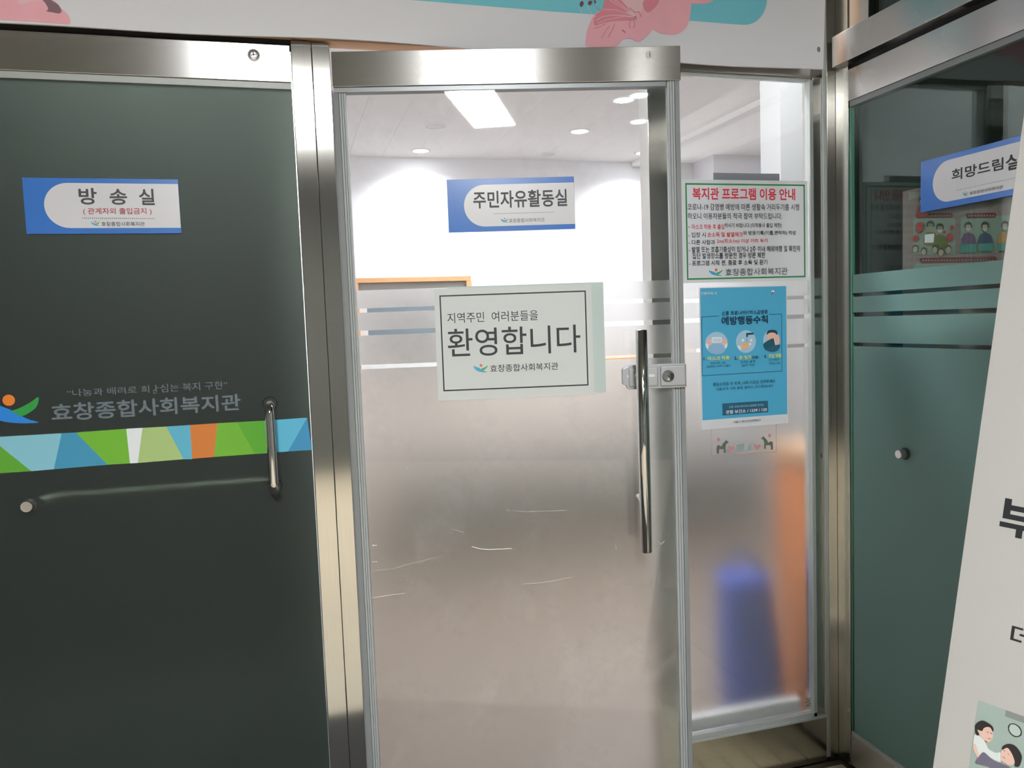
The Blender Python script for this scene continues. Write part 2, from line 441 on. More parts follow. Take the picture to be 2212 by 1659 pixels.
# ceiling boards 0.3 x 0.6, fine joints
for i in range(16):
    for j in range(9):
        x0 = .0 + i * .3 + .003; y0 = .08 + j * .6 + (.3 if i % 2 else 0)
        if x0 > 4.75 or y0 > 5.2: continue
        if tm is None:
            t = box('ceiling_board', (x0, y0, ZC), (x0 + .2988, y0 + .5988, ZC + .011), CEILM, cr); tm = (t, x0, y0)
        else:
            t = bpy.data.objects.new('ceiling_board', tm[0].data); C.objects.link(t); t.parent = cr
            t.location = (tm[0].location[0] + x0 - tm[1], tm[0].location[1] + y0 - tm[2], tm[0].location[2])
struct(box('wall_room_back', (.0, RB, 0), (5.3, RB + .1, ZC + .1), WALLW), 'pale wall at the far end of the bright room', 'wall')
struct(box('wall_room_left', (.06, .075, 0), (.12, RB, ZC + .1), WALLW), 'partition between the bright room and the dark left room', 'wall')
struct(box('wall_room_right', (4.78, .06, 0), (4.88, RB, ZC + .1), WALLW), 'right wall of the bright room', 'wall')
pcl = at(1541, 334, (0, 0, 1), ZC); pcr = at(1631, 334, (0, 0, 1), ZC)
struct(box('trim_1', (pcl.x, pcl.y, 0), (4.78, RB, ZC), WALLW), 'square column in the far right corner of the bright room', 'column')
b0 = at(1550, 269, (0, 0, 1), ZC - .05)
struct(box('trim_2', (b0.x + .02, .08, ZC - .05), (b0.x + .32, RB - .01, ZC), CEILM, bevel=.004), 'shallow ceiling soffit running along the bright room', 'soffit')
# wood lower wall with a rail
WZ = 1.17
struct(box('trim_3', (.12, RB - .03, 0), (4.0, RB, WZ), pbr('lower_wall', s2l((214, 204, 196)), .6, noise=.06), None), 'brownish lower wall panelling of the bright room', 'panelling')
zr = at(1350, 776, (0, 1, 0), RB - .05).z
rail = struct(box('trim_4', (1.9, RB - .05, zr - .016), (4.0, RB - .03, zr + .016), WOOD), 'thin orange wooden rail along the far wall', 'rail')

# partition wall closing the right hand room from the bright room, and that room's own walls
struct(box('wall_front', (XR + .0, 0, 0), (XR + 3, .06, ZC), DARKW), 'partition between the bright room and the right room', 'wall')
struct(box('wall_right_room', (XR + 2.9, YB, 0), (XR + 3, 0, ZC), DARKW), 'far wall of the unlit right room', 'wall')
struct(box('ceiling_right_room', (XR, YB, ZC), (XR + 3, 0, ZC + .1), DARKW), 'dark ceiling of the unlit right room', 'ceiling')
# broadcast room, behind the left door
struct(box('wall_left_room', (XL, 1.6, 0), (.06, 1.7, ZC), DARKW), 'far wall of the left room, coloured dark to keep it dim', 'wall')
struct(box('floor_left_room', (XL, 0.03, -.12), (.06, 1.6, 0), DARKW), 'floor of the left room, coloured dark to keep it dim', 'floor')
struct(box('ceiling_left_room', (XL, 0.06, ZC), (.0, 1.7, ZC + .1), DARKW), 'ceiling of the left room, coloured dark to keep it dim', 'ceiling')

# transom wall above the doors
tr = struct(box('wall_transom', (XL, .0, 2.182), (XR - .09, .055, ZC), TANW), 'tan wooden board above the glass doors behind the banner', 'wall')
def strip(n, *a, **k): return struct(PF.box(n, *a, **k), '', 'trim')
o = PF.box('trim_5', -3.2, .0435, 2.168, 2.182, -.06, -.012, DARK, None); struct(o, 'dark gap between the left door and the banner', 'gap')

# ------------------------------------------------------------------ post between the doors (two folded steel profiles)
post = thing('trim_6', 'double stainless steel post between the left and middle doors', 'door post', (.09, 0, 0), kind='structure')
PF.box('steel_profile', .0435, .0935, 0, 2.1775, -.06, .0, STV, post, bevel=.0012)
PF.box('steel_profile', .0945, .1385, 0, 2.1750, -.06, .0, STV, post, bevel=.0012)
PF.box('joint', .0930, .0950, 0, 2.17, -.05, -.003, DARK, post)
PF.box('weather_strip', .1385, .1425, 0, 2.06, -.03, -.006, SEAL, post)

# mullion seen through the middle door, header and sill of the fixed panel
win = thing('window_1', 'fixed frosted glass side panel to the right of the middle door', 'window', (1.3, 0, 0), kind='structure')
mull = PF.box('mullion', 1.018, 1.086, 0, 2.182, -.06, .0, STV, win, bevel=.0012)
PF.box('header', 1.086, 1.60, 2.156, 2.184, -.06, -.004, STH, win, bevel=.001)
PF.box('glazing_strip', 1.086, 1.566, 2.150, 2.157, -.03, -.012, ALU, win)
PF.box('kick_plate', 1.086, 1.60, .0, .146, -.06, -.002, STH, win, bevel=.001)
PF.box('sill_strip', 1.086, 1.600, .146, .153, -.05, .002, ALU, win, bevel=.001)
PF.box('sill_bead', 1.086, 1.572, .153, .166, -.028, -.006, ALU, win, bevel=.001)
PF.box('jamb_strip', 1.557, 1.570, .153, 2.150, -.03, -.006, ALU, win, bevel=.001)
PF.box('jamb_strip', 1.086, 1.094, .153, 2.150, -.03, -.010, ALU, win, bevel=.001)
PF.box('pane', 1.088, 1.562, .16, 2.153, -.022, -.014, GLASS_S, win)
FS = [(1.342, 1.353), (1.431, 1.444), (1.491, 1.502)]
def bands(P, u0, u1, v0, v1, h0, h1, mat, parent):
    cuts = [v0] + [c for g in FS for c in g] + [v1]
    for i in range(0, len(cuts), 2):
        P.box('frosted_band', u0, u1, cuts[i], cuts[i + 1], h0, h1, mat, parent)
bands(PF, 1.088, 1.560, .164, 1.551, -.0232, -.0228, FILM, win)
# jamb at the corner
jm = thing('trim_7', 'stainless steel corner jamb right of the fixed side panel', 'door jamb', (1.6, 0, 0), kind='structure')
PF.box('steel_profile', 1.570, 1.6005, 0, 2.184, -.06, -.008, STV, jm, bevel=.001)
PF.box('cover_strip', 1.6005, 1.6135, .01, ZC, -.06, -.002, ALU, jm, bevel=.001)
PF.box('steel_profile', 1.6135, XR, 0, ZC, -.06, .0, STV, jm, bevel=.0012)
PR.box('side_profile', 0.0, .056, 0, ZC, -.05, .0, STVY, jm, bevel=.0012)
PR.box('side_profile', .0565, .14, 2.27, ZC, -.05, -.004, STVY, jm, bevel=.0012)
# chipped spots on the cover strip
for y in (985, 1408):
    u, v = PF.px(1778, y if y < 1200 else 1600)
    PF.box('scratch', u - .001, u + .0015, v - .008, v + .008, -.007, -.0075, DARK, jm)

# ================================================================== LEFT DOOR
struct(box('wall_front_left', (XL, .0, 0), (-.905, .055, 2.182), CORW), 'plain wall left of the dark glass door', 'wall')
d1 = thing('door_1', 'dark frosted glass door on the left with coloured stripe', 'door', (-.45, 0, 0), kind='structure')
U0 = -.90
PF.box('glass_pane', U0, .0405, .012, 2.062, -.020, -.010, clear_glass('left_door_glass', tint=(.92, .95, .92, 1)), d1)
PF.box('dark_film', U0, .0405, .012, 2.060, -.0099, -.0094, FILM_L, d1, label='dark grey-green frosted film')
tr1 = PF.box('top_rail', U0, .0405, 2.0745, 2.164, -.045, .0, STD, d1, bevel=.001)
PF.box('rail_gasket', U0, .0395, 2.0580, 2.0745, -.028, -.006, pbr('gasket', (.33, .36, .34, 1), .4), d1, bevel=.001)
cu, cv = PF.px(548, 119)
lathe('washer', PF.w(cu, cv, 0), PF.n, [(.0155, 0), (.0155, .0006), (.013, .0012)], pbr('clear_glue', (.5, .5, .48, 1), .3), tr1)
lathe('screw', PF.w(cu, cv, .0008), PF.n, [(.0125, 0), (.0125, .001), (.010, .0025), (.006, .0032), (0, .0034)], SATIN, tr1)
sp = Print(PF, .0048)
for an in (12, 102):
    c, s_ = math.cos(math.radians(an)), math.sin(math.radians(an))
    q = [(-.0062, -.0012), (.0062, -.0012), (.0062, .0012), (-.0062, .0012)]
    sp.uv([(cu + a * c - b * s_, cv + a * s_ + b * c) for a, b in q], DARK)
sp.build('screw_slot', tr1)
# colour stripe
ZS = zoom(0, 780, .32550)
st = Print(PF, -.0092)
def seg(pts, rgb): st.poly(ZS(*pts), ink('stripe_%d_%d' % (pts[0][0] + 300, rgb[0]), rgb, .35)); st.h -= .00012
seg([(-240, 520), (-60, 509), (-100, 758), (-240, 768)], (120, 178, 195))
seg([(-60, 509), (0, 505), (402, 482), (350, 722), (200, 735), (0, 575)], (120, 178, 195))
seg([(0, 575), (200, 735), (0, 748), (-100, 758), (-60, 509)], (82, 152, 42))
seg([(402, 482), (497, 477), (708, 692), (350, 722)], (52, 136, 172))
seg([(497, 477), (833, 452), (858, 683), (708, 692)], (102, 168, 44))
seg([(833, 452), (941, 446), (910, 680), (858, 683)], (215, 220, 224))
seg([(941, 446), (1100, 437), (1215, 655), (910, 680)], (156, 182, 116))
seg([(1100, 437), (1258, 427), (1272, 655), (1215, 655)], (84, 166, 194))
seg([(1258, 427), (1441, 415), (1418, 640), (1272, 652)], (196, 115, 48))
seg([(1441, 415), (1570, 408), (1690, 620), (1418, 640)], (102, 168, 44))
seg([(1570, 408), (1755, 398), (1770, 615), (1690, 620)], (80, 158, 38))
seg([(1755, 398), (2038, 378), (1912, 603), (1770, 615)], (84, 172, 204))
seg([(2038, 378), (2072, 593), (1912, 603)], (52, 136, 182))
st.build('colour_stripe', d1, label='stripe of green, blue, white and orange facets')
lg = Print(PF, -.0088)
lg.poly(ZS((-150, 240), (0, 302), (70, 330), (130, 365), (185, 390), (248, 410), (120, 415), (0, 400), (-80, 365), (-130, 300)), ink('leaf_blue', (30, 122, 205), .35), True)
lg.poly(ZS((66, 335), (130, 310), (195, 275), (248, 240), (238, 300), (195, 340), (135, 368), (95, 348)), ink('leaf_green', (38, 142, 62), .35), True)
u_, v_ = PF.px(*ZS((50, 262))[0]); u2, _ = PF.px(*ZS((92, 262))[0])
lg.disc(ZS((50, 262))[0], u2 - u_, ink('dot_orange', (215, 120, 40), .35))
lg.build('emblem', d1, label='blue and green leaf emblem with orange dot')
TXT = ink('door_lettering', (88, 100, 108), .5)
tx = Print(PF, -.0088)
def T(pr, Z, s, bl, tr, mat, wt=0): pr.text(s, Z(bl)[0], Z(tr)[0], mat, wt)
T(tx, ZS, '“나눔과 배려로 희', (440, 240), (985, 163), TXT, .006)
T(tx, ZS, 'ㅏ', (1028, 205), (1052, 158), TXT, .006)
T(tx, ZS, 'ㅇ', (1012, 220), (1036, 190), TXT, .006)
T(tx, ZS, '심는 복지 구현”', (1062, 210), (1505, 132), TXT, .006)
T(tx, ZS, '효창종합사회복지관', (338, 405), (1592, 216), TXT, .022)
tx.build('lettering', d1, label='grey Korean lettering')
# D handle: round bar bent back to the glass at both ends
def on(P, x, y, h):
    u, v = P.px(x, y, h); return P.w(u, v, h)
ux, v1 = PF.px(583, 873); _, v0 = PF.px(591, 1050)
hm = []
R_ = .022; H_ = .062; cx = ux
for i in range(9):
    a = math.pi / 2 * i / 8
    hm.append((cx, v1 - R_ + R_ * math.cos(math.pi / 2 - a) if False else v1 - R_ * (1 - math.cos(a)), H_ - R_ + R_ * math.sin(a)))
path = [PF.w(cx, v1, -.01), PF.w(cx, v1, .02)] + [PF.w(*p) for p in hm]
path += [PF.w(cx, p[1], p[2]) for p in [(0, v0 + R_ * (1 - math.cos(math.pi / 2 * i / 8)), H_ - R_ + R_ * math.sin(math.pi / 2 * i / 8)) for i in range(8, -1, -1)]]
path += [PF.w(cx, v0, .02), PF.w(cx, v0, -.01)]
hd = tube('pull_handle', path, .0125, CHROME, d1, seg=24, label='chrome D-shaped pull handle')
for v in (v0, v1):
    lathe('handle_collar', PF.w(cx, v, -.011), PF.n, [(.0185, 0), (.0185, .004), (.0165, .006)], BLACKP, hd)
# push bar on the room side, held by a round bolt through the glass
ku, kv = PF.px(60, 1093)
kb = lathe('bolt_cap', PF.w(ku, kv, -.01), PF.n, [(.0155, 0), (.0155, .002), (.0140, .004), (.0140, .020), (.0125, .022)], SATIN, d1)
lathe('bolt_collar', PF.w(ku, kv, -.0105), PF.n, [(.0175, 0), (.0175, .003)], BLACKP, kb)
pb = tube('push_bar', [PF.w(ku + .02, kv, -.021), PF.w(ku + .02, kv, -.045), PF.w(ku + .032, kv, -.062), PF.w(ku + .06, kv, -.066), PF.w(cx - .06, v0 , -.066), PF.w(cx - .032, v0, -.062), PF.w(cx - .02, v0, -.045), PF.w(cx - .02, v0, -.021)], .0125, pbr('bar_satin', (.85, .86, .8, 1), .32, 1), d1, label='steel push bar seen through the frosted glass')

# ================================================================== MIDDLE DOOR (ajar)
d2 = thing('door_2', 'brightly lit middle glass door standing slightly open', 'door', tuple(PD.w(.45, 0, 0)), kind='structure')
PD.box('glass_pane', .008, .892, .02, 2.060, -.017, -.007, GLASS, d2)
bands(PD, .034, .868, .02, 1.5495, -.0182, -.0177, FILM, d2)
r2 = PD.box('top_rail', .003, .9035, 2.0665, 2.154, -.045, .002, STD, d2, bevel=.001)
PD.box('rail_gasket', .004, .866, 2.0535, 2.0665, -.030, -.004, pbr('rail_gasket', (.20, .215, .23, 1), .35, .3), d2, bevel=.001)
for a, b, h, m in ((.002, .016, .0, SEAL), (.0165, .022, -.002, SEALW), (.0228, .0275, -.003, SEALW), (.028, .0335, -.004, SEALW)):
    PD.box('seal_strip', a, b, .02, 2.052, -.02, h, m, d2, bevel=.0008)
for a, b, h, m in ((.868, .8745, -.004, SEALW), (.875, .881, -.003, SEALW), (.8815, .887, -.002, SEALW), (.8875, .9, .0, SEAL)):
    PD.box('seal_strip', a, b, .02, 2.066, -.02, h, m, d2, bevel=.0008)
cu, cv = PD.px(1403.5, 118.5, .002)
lathe('rail_cap', PD.w(cu, cv, .002), PD.n, [(.0108, 0), (.0108, .0006), (.0100, .0012)], WHITEP, r2)
sp = Print(PD, .0034); sp.uv([(cu - .001, cv - .006), (cu + .001, cv - .006), (cu + .001, cv + .006), (cu - .001, cv + .006)], DARK)
sp.build('cap_slot', r2)
# long round pull bar
hu0, hv1 = PD.px(1384.5, 712, .075); hu1, hv0 = PD.px(1397, 1193, .075); hu = (hu0 + hu1) / 2
bar = lathe('pull_handle', PD.w(hu, hv0, .075), PD.v, [(.0125, 0), (.0155, .002), (.0155, hv1 - hv0 - .002), (.0125, hv1 - hv0)], CHROME, d2, seg=40, label='long straight chrome pull handle')
for p in bar.data.polygons:
    if len(p.vertices) == 4: p.use_smooth = True
for v in (hv0 + .13, hv1 - .12):
    tube('handle_standoff', [PD.w(hu, v, .07), PD.w(hu, v, -.007)], .009, CHROME, bar)
# lock
ZL = zoom(900, 580, .27125)
lp = lambda x, y, h=.006: PD.px(*ZL((x, y))[0], h)
la = lp(1640, 930); lb = lp(2140, 752)
lu0, lu1, lv0, lv1 = la[0], lb[0], lp(1900, 955)[1], lp(1900, 762)[1]
mv0, mv1 = lp(1640, 925)[1], lp(1640, 795)[1]
nu = lp(1672, 850)[0]
lk = PD.prism('lock', [(lu0 + .003, mv0), (nu - .002, mv0 - .003), (nu + .002, lv0 + .002), (nu + .006, lv0), (lu1, lv0), (lu1, lv1), (nu + .006, lv1), (nu + .002, lv1 - .002), (nu - .002, mv1 + .003), (lu0 + .003, mv1), (lu0, mv1 - .003), (lu0, mv0 + .003)], -.007, .010, LOCKM, d2, bevel=.0018, label='grey metal lock body')
bu0 = lp(1935, 800)[0]; bu1 = lu1 - .002; bv0, bv1 = lp(2000, 932)[1], lp(2000, 775)[1]
PD.box('lock_housing', bu0, bu1, bv0, bv1, .010, .017, LOCKM, lk, bevel=.003)
pu0, pu1 = lp(1745, 850)[0], lp(1918, 850)[0]
PD.box('lock_recess', pu0 - .02, pu1, lv0 + .007, lv1 - .008, .010, .0135, LOCKM, lk, bevel=.003)
ku2, kv2 = lp(2003, 857, .017)
lathe('lock_cylinder', PD.w(ku2, kv2, .016), PD.n, [(.0165, 0), (.0165, .003), (.0150, .005), (.0110, .0052), (.0110, .008), (.0045, .0085), (.0040, .0125), (.0020, .0125), (.0018, .008)], CHROME, lk)
sp = Print(PD, .0240 + .005); 
for i in range(1): sp.uv([(ku2 + .0021 * math.cos(k * .5236), kv2 + .0021 * math.sin(k * .5236)) for k in range(12)], DARK)
sp.build('keyhole', lk)
def slot(P, u0, u1, v, r, h, mat, nm, par):
    pts = [(u1 - r + r * math.cos(-math.pi / 2 + math.pi * i / 8), v + r * math.sin(-math.pi / 2 + math.pi * i / 8)) for i in range(9)]
    pts += [(u0 + r + r * math.cos(math.pi / 2 + math.pi * i / 8), v + r * math.sin(math.pi / 2 + math.pi * i / 8)) for i in range(9)]
    P.prism(nm, pts, h, h + .0006, mat, par)
PALE = pbr('pale_slot', (.72, .73, .74, 1), .5)
vs_ = lp(1700, 858)[1]
slot(PD, lp(1672, 858)[0], lp(1730, 858)[0], vs_, .0035, .0101, PALE, 'fixing_slot', lk)
slot(PD, lp(1842, 856)[0], lp(1892, 856)[0], vs_, .0035, .0136, PALE, 'fixing_slot', lk)
PD.box('lock_keep', lu1 - .006, lu1 + .0015, lv0 + .002, lv1 - .004, -.02, .006, SATIN, lk)
# scratches and rub marks on the frosted glass
SCR = pbr('scratch', (.75, .74, .72, 1), .6)
ZG = zoom(780, 1000, .3255)
sc_ = Print(PD, -.0066)
def scratch(pts, wd):
    for a, b in zip(pts, pts[1:]):
        sc_.bar(ZG(a)[0], ZG(b)[0], wd, SCR); sc_.h -= .00012
scratch([(1075, 808), (1180, 802), (1290, 785), (1400, 762)], .0009)
scratch([(735, 560), (790, 575), (850, 580), (1000, 572)], .0022)
scratch([(65, 903), (180, 884), (290, 870)], .0014)
scratch([(1145, 1012), (1165, 990)], .001)
scratch([(595, 443), (680, 465)], .0007)
scratch([(80, 718), (190, 712), (350, 668), (500, 630)], .0006)
for q in ((80, 553), (98, 552), (78, 662), (98, 661)): scratch([(q[0] - 6, q[1]), (q[0] + 7, q[1] - 2)], .0024)
scratch([(960, 318), (1100, 328), (1380, 318)], .0005)
scratch([(300, 30), (312, 52)], .0015); scratch([(1690, 545), (1696, 580)], .0012)
scratch([(1980, 530), (1995, 545), (2018, 522)], .0012); scratch([(1985, 760), (1980, 800)], .001)
sc_.build('scratch_marks', d2)

# ================================================================== RIGHT DOOR
d3 = thing('door_3', 'dark green frosted glass door on the right wall', 'door', (XR, -.5, 0), kind='structure')
UE = 2.0
PR.box('glass_pane', .060, 1.05, .115, 2.060, -.018, -.008, GLASS_D, d3)
bands(PR, .066, 1.05, .118, 1.558, -.0079, -.0074, FILM_R, d3)
PR.box('top_rail', .0575, 1.05, 2.073, 2.164, -.045, .0, STH if False else steel('steel_side_rail', (0, 0, 1), col=(.52, .50, .48, 1), rough=.28, grain=(4, 4, 700)), d3, bevel=.001)
STS = bpy.data.materials['steel_side_rail']
PR.box('rail_gasket', .059, 1.05, 2.056, 2.073, -.028, -.004, SEAL, d3, bevel=.001)
PR.box('bottom_bead', .060, 1.05, .112, .124, -.028, -.001, ALU, d3, bevel=.001)
PR.box('kick_plate', .0585, 1.05, .012, .112, -.045, .0, STS, d3, bevel=.001)
PR.box('edge_seal', .0575, .0605, .12, 2.055, -.02, -.006, pbr('green_glass_edge', (.12, .30, .24, 1), .2), d3)
ku, kv = PR.px(1945, 981, .01)
kb = lathe('bolt_cap', PR.w(ku, kv, -.008), PR.n, [(.0140, 0), (.0140, .002), (.0128, .003), (.0128, .024), (.0115, .026)], SATIN, d3)
lathe('bolt_collar', PR.w(ku, kv, -.009), PR.n, [(.0175, 0), (.0175, .004)], BLACKP, kb)
tube('push_bar', [PR.w(ku + .02, kv, -.021), PR.w(ku + .02, kv, -.045), PR.w(ku + .032, kv, -.062), PR.w(ku + .06, kv, -.066), PR.w(.9, kv, -.066)], .0125, CHROME, d3)
hb = struct(PR.box('trim_8', .014, 3.0, 2.182, 2.272, -.05, .022, STS, None, bevel=.001), 'stainless header bar above the right hand door', 'door header')
gp = struct(PR.box('trim_9', .0, 3.0, 2.165, 2.182, -.05, -.012, DARK, None), 'dark gap under the right header bar', 'gap')
w2 = thing('window_2', 'dark glass transom above the right hand door', 'window', (XR, -.5, 2.27), kind='structure')
PR.box('pane', .142, 3.0, 2.274, ZC - .01, -.03, -.022, GLASS_D, w2)
# the rest of the right wall, out of view beyond the door
struct(box('wall_right', (XR, YB, 0), (XR + .06, -1.06, 2.165), CORW), 'corridor wall beyond the right hand door', 'wall')

# ================================================================== SIGNS
def room_sign(P, Z, plate, white_left, white_v, label, h=.003, corners_h=0):
    q = [P.px(*p, h) for p in Z(*plate)]
    u0 = (q[0][0] + q[3][0]) / 2; u1 = (q[1][0] + q[2][0]) / 2; v1 = (q[0][1] + q[1][1]) / 2; v0 = (q[2][1] + q[3][1]) / 2
    t = thing('room_sign', label, 'sign', tuple(P.w((u0 + u1) / 2, v0, 0)), group='blue and white room name signs')
    P.box('sign_plate', u0, u1, v0, v1, h - .004, h, BLUEPL, t, bevel=.0006)
    wl = P.px(*Z(white_left)[0], h)[0]
    a, b = [P.px(*Z(p)[0], h)[1] for p in white_v]
    r = (a - b) / 2; c = (a + b) / 2
    n = 20
    pts = [(u1 - .0006, b), (u1 - .0006, a)] + [(wl + r + r * math.cos(math.pi / 2 + math.pi * i / n), c + r * math.sin(math.pi / 2 + math.pi * i / n)) for i in range(n + 1)]
    pr = Print(P, h + .0002); pr.uv(pts, WHITEPL); pr.build('white_field', t)
    return t, u0, u1, v0, v1

Z1 = zoom(0, 360, .18987)
s1, *_ = room_sign(PF, Z1, ((243, 115), (2025, 150), (2065, 762), (305, 762)), (500, 415), ((850, 186), (850, 699)), 'blue and white sign with red second line on the left door', h=-.004)
pr = Print(PF, -.0034)
T(pr, Z1, '방', (898, 428), (1092, 240), INK, .02); T(pr, Z1, '송', (1248, 430), (1437, 252), INK, .02); T(pr, Z1, '실', (1585, 434), (1748, 250), INK, .02)
T(pr, Z1, '( 관계자외 출입금지 )', (945, 550), (1720, 468), DRED_INK, .008)
dots(pr, Z1((937, 583))[0], Z1((1752, 589))[0], 37, .0010, INK)
T(pr, Z1, '효창종합사회복지관', (1152, 676), (1642, 624), GREY_INK, .004)
pr.build('lettering', s1)
pr = Print(PF, -.0030); logo(pr, Z1, 1030, 618, 1130, 670, (LOGO_B, LOGO_G, LOGO_O)); pr.build('emblem', s1)

Z2 = zoom(640, 0, .32550)
s2, *_ = room_sign(PD, Z2, ((997, 1192), (1845, 1172), (1850, 1520), (1012, 1542)), (1113, 1362), ((1400, 1222), (1400, 1499)), 'blue and white sign hung in the middle of the lit door', h=-.002)
pr = Print(PD, -.0014)
T(pr, Z2, '주민자유활동실', (1176, 1385), (1796, 1252), INK, .02)
dots(pr, Z2((1315, 1418))[0], Z2((1708, 1408))[0], 37, .0010, INK)
T(pr, Z2, '효창종합사회복지관', (1412, 1477), (1648, 1444), GREY_INK, .004)
pr.build('lettering', s2)
pr = Print(PD, -.0010); logo(pr, Z2, 1356, 1446, 1405, 1476, (LOGO_B, LOGO_G, LOGO_O)); pr.build('emblem', s2)

Z4 = zoom(1740, 0, .2894)
q0 = PR.px(1988, 350); q1 = PR.px(1989, 459)
# plate width equals that of the two other signs
r0 = Plane(PR.o, PR.u)
t = thing('room_sign', 'blue and white sign half hidden by the leaning banner board', 'sign', tuple(PR.w(q0[0] + .166, q1[1], 0)), group='blue and white room name signs')
u0, v1, v0 = q0[0], q0[1] + .0, q1[1]; u1 = u0 + .333
hS = -.001
PR.box('sign_plate', u0, u1, v0, v1, hS - .004, hS, BLUEPL, t, bevel=.0006)
wl = PR.px(*Z4((948, 1370))[0])[0]; a = v1 - .0135; b = v0 + .015; r = (a - b) / 2; c = (a + b) / 2
pts = [(u1 - .0006, b), (u1 - .0006, a)] + [(wl + r + r * math.cos(math.pi / 2 + math.pi * i / 20), c + r * math.sin(math.pi / 2 + math.pi * i / 20)) for i in range(21)]
pr = Print(PR, hS + .0002); pr.uv(pts, WHITEPL); pr.build('white_field', t)
pr = Print(PR, hS + .0006)
T(pr, Z4, '희망드림', (1090, 1352), (1477, 1172), INK, .02)
T(pr, Z4, '실', (1492, 1278), (1612, 1132), INK, .02)
dots(pr, Z4((1130, 1421))[0], Z4((1640, 1311))[0], 37, .0010, INK)
T(pr, Z4, '효창종합사회복지관', (1225, 1456), (1475, 1380), GREY_INK, .004)
pr.build('lettering', t)
pr = Print(PR, hS + .0010); logo(pr, Z4, 1172, 1430, 1212, 1462, (LOGO_B, LOGO_G, LOGO_O)); pr.build('emblem', t)

# ================================================================== WELCOME SHEET
Z6 = zoom(900, 580, .27125)
hW = -.004
def rect(P, Z, tl, tr, br, bl, h=0):
    q = [P.px(*p, h) for p in Z(tl, tr, br, bl)]
    return (q[0][0] + q[3][0]) / 2, (q[1][0] + q[2][0]) / 2, (q[2][1] + q[3][1]) / 2, (q[0][1] + q[1][1]) / 2
u0, u1, v0, v1 = rect(PD, Z6, (133, 158), (1393, 128), (1418, 1000), (175, 1055))
ws = thing('notice_sheet', 'white laminated welcome sheet with black border on the middle door', 'notice', tuple(PD.w((u0 + u1) / 2, v0, 0)))
PD.box('sheet', u0, u1, v0, v1, hW - .0012, hW, PAPER2, ws)
bu = rect(PD, Z6, (178, 215), (1350, 173), (1370, 932), (215, 980))
pr = Print(PD, hW + .0002); pr.frame(bu[0], bu[1], bu[2], bu[3], .0036, INK); pr.build('printed_border', ws)
pr = Print(PD, hW + .0004)
T(pr, Z6, '지역주민  여러분들을', (246, 437), (966, 330), INK, .001)
T(pr, Z6, '환영합니다', (252, 708), (1302, 443), INK, .005)
T(pr, Z6, '효창종합사회복지관', (587, 827), (1128, 747), INK, .004)
pr.build('lettering', ws)
pr = Print(PD, hW + .0008); logo(pr, Z6, 452, 765, 566, 827, (LOGO_B, LOGO_G, LOGO_O)); pr.build('emblem', ws)
w0, w1, y0, y1 = rect(PD, Z6, (243, 140), (1497, 113), (1503, 985), (280, 1040))
bs = thing('backing_sheet', 'mint edged clear sheet showing behind the welcome sheet', 'sheet', tuple(PD.w((w0 + w1) / 2, y0, 0)))
PD.box('sheet', w0, w1, y0, y1, -.0066, -.0058, MINT, bs)

# ================================================================== GUIDELINE NOTICE ON THE SIDE PANEL
Z7 = zoom(1460, 370, .15068)
hN = -.0128
u0, u1, v0, v1 = rect(PF, Z7, (75, 130), (1880, 125), (1905, 1550), (110, 1615), hN)
nb = thing('notice_sheet', 'white notice with green border and red heading on the side panel', 'notice', tuple(PF.w((u0 + u1) / 2, v0, 0)))
PF.box('sheet', u0, u1, v0, v1, hN - .0008, hN, PAPER, nb)
g = rect(PF, Z7, (128, 180), (1840, 180), (1865, 1505), (165, 1572), hN)
pr = Print(PF, hN + .0002); pr.frame(g[0], g[1], g[2], g[3], .0046, GREEN_INK); pr.build('printed_border', nb)
pr = Print(PF, hN + .0004)
for s, bl, tr_, m, wt in (
    ('복지관 프로그램 이용 안내', (268, 398), (1745, 238), RED_INK, .026),
    ('코로나-19 감염병 예방에 따른 생활속 거리두기를 시행', (195, 550), (1802, 460), INK, .012),
    ('하오니 이용자분들의 적극 참여 부탁드립니다.', (197, 680), (1556, 590), INK, .012),
    ('-', (205, 796), (228, 788), INK, .01),
    ('마스크 착용 후 출입', (255, 825), (722, 752), RED_INK, .012),
    ('하시기 바랍니다.(미착용시 출입 제한)', (727, 812), (1547, 735), INK, .010),
    ('- 입장 시', (205, 943), (456, 868), INK, .010),
    ('손소독 및 발열체크', (480, 938), (987, 864), RED_INK, .012),
    ('와 방문기록(이름,연락처) 작성', (992, 920), (1747, 844), INK, .010),
    ('- 다른 사람과', (208, 1050), (586, 976), INK, .010),
    ('2m(최소1m) 이상 거리 두기', (612, 1034), (1342, 958), RED_INK, .012),
    ('- 발열 또는 호흡기증상이 있거나 2주 이내 해외여행 및 확진자', (212, 1164), (1814, 1058), INK, .010),
    ('집단 발생장소를 방문한 경우 방문 제한', (263, 1254), (1310, 1154), INK, .010),
    ('- 프로그램 시작 전, 종료 후 소독 및 환기', (212, 1356), (1337, 1260), INK, .010),
    ('효창종합사회복지관', (737, 1496), (1630, 1374), GREY_INK, .004)):
    T(pr, Z7, s, bl, tr_, m, wt)
pr.build('lettering', nb)
pr = Print(PF, hN + .003); pr.h = hN + .0005; logo(pr, Z7, 503, 1398, 699, 1494, (LOGO_B, LOGO_G, LOGO_O)); pr.build('emblem', nb)
# sheet taped behind the glass
ub, vb = PF.px(1541, 373, -.024); uc, vc = PF.px(1684, 373, -.024)
s_ = thing('paper_sheet', 'plain grey sheet taped behind the glass above the notice', 'sheet', (ub + .1, .024, vb - .297))
PF.box('sheet', ub, uc, vb - .30, vb, -.0252, -.0244, pbr('grey_card', (.30, .30, .33, 1), .6, trans=.35), s_)

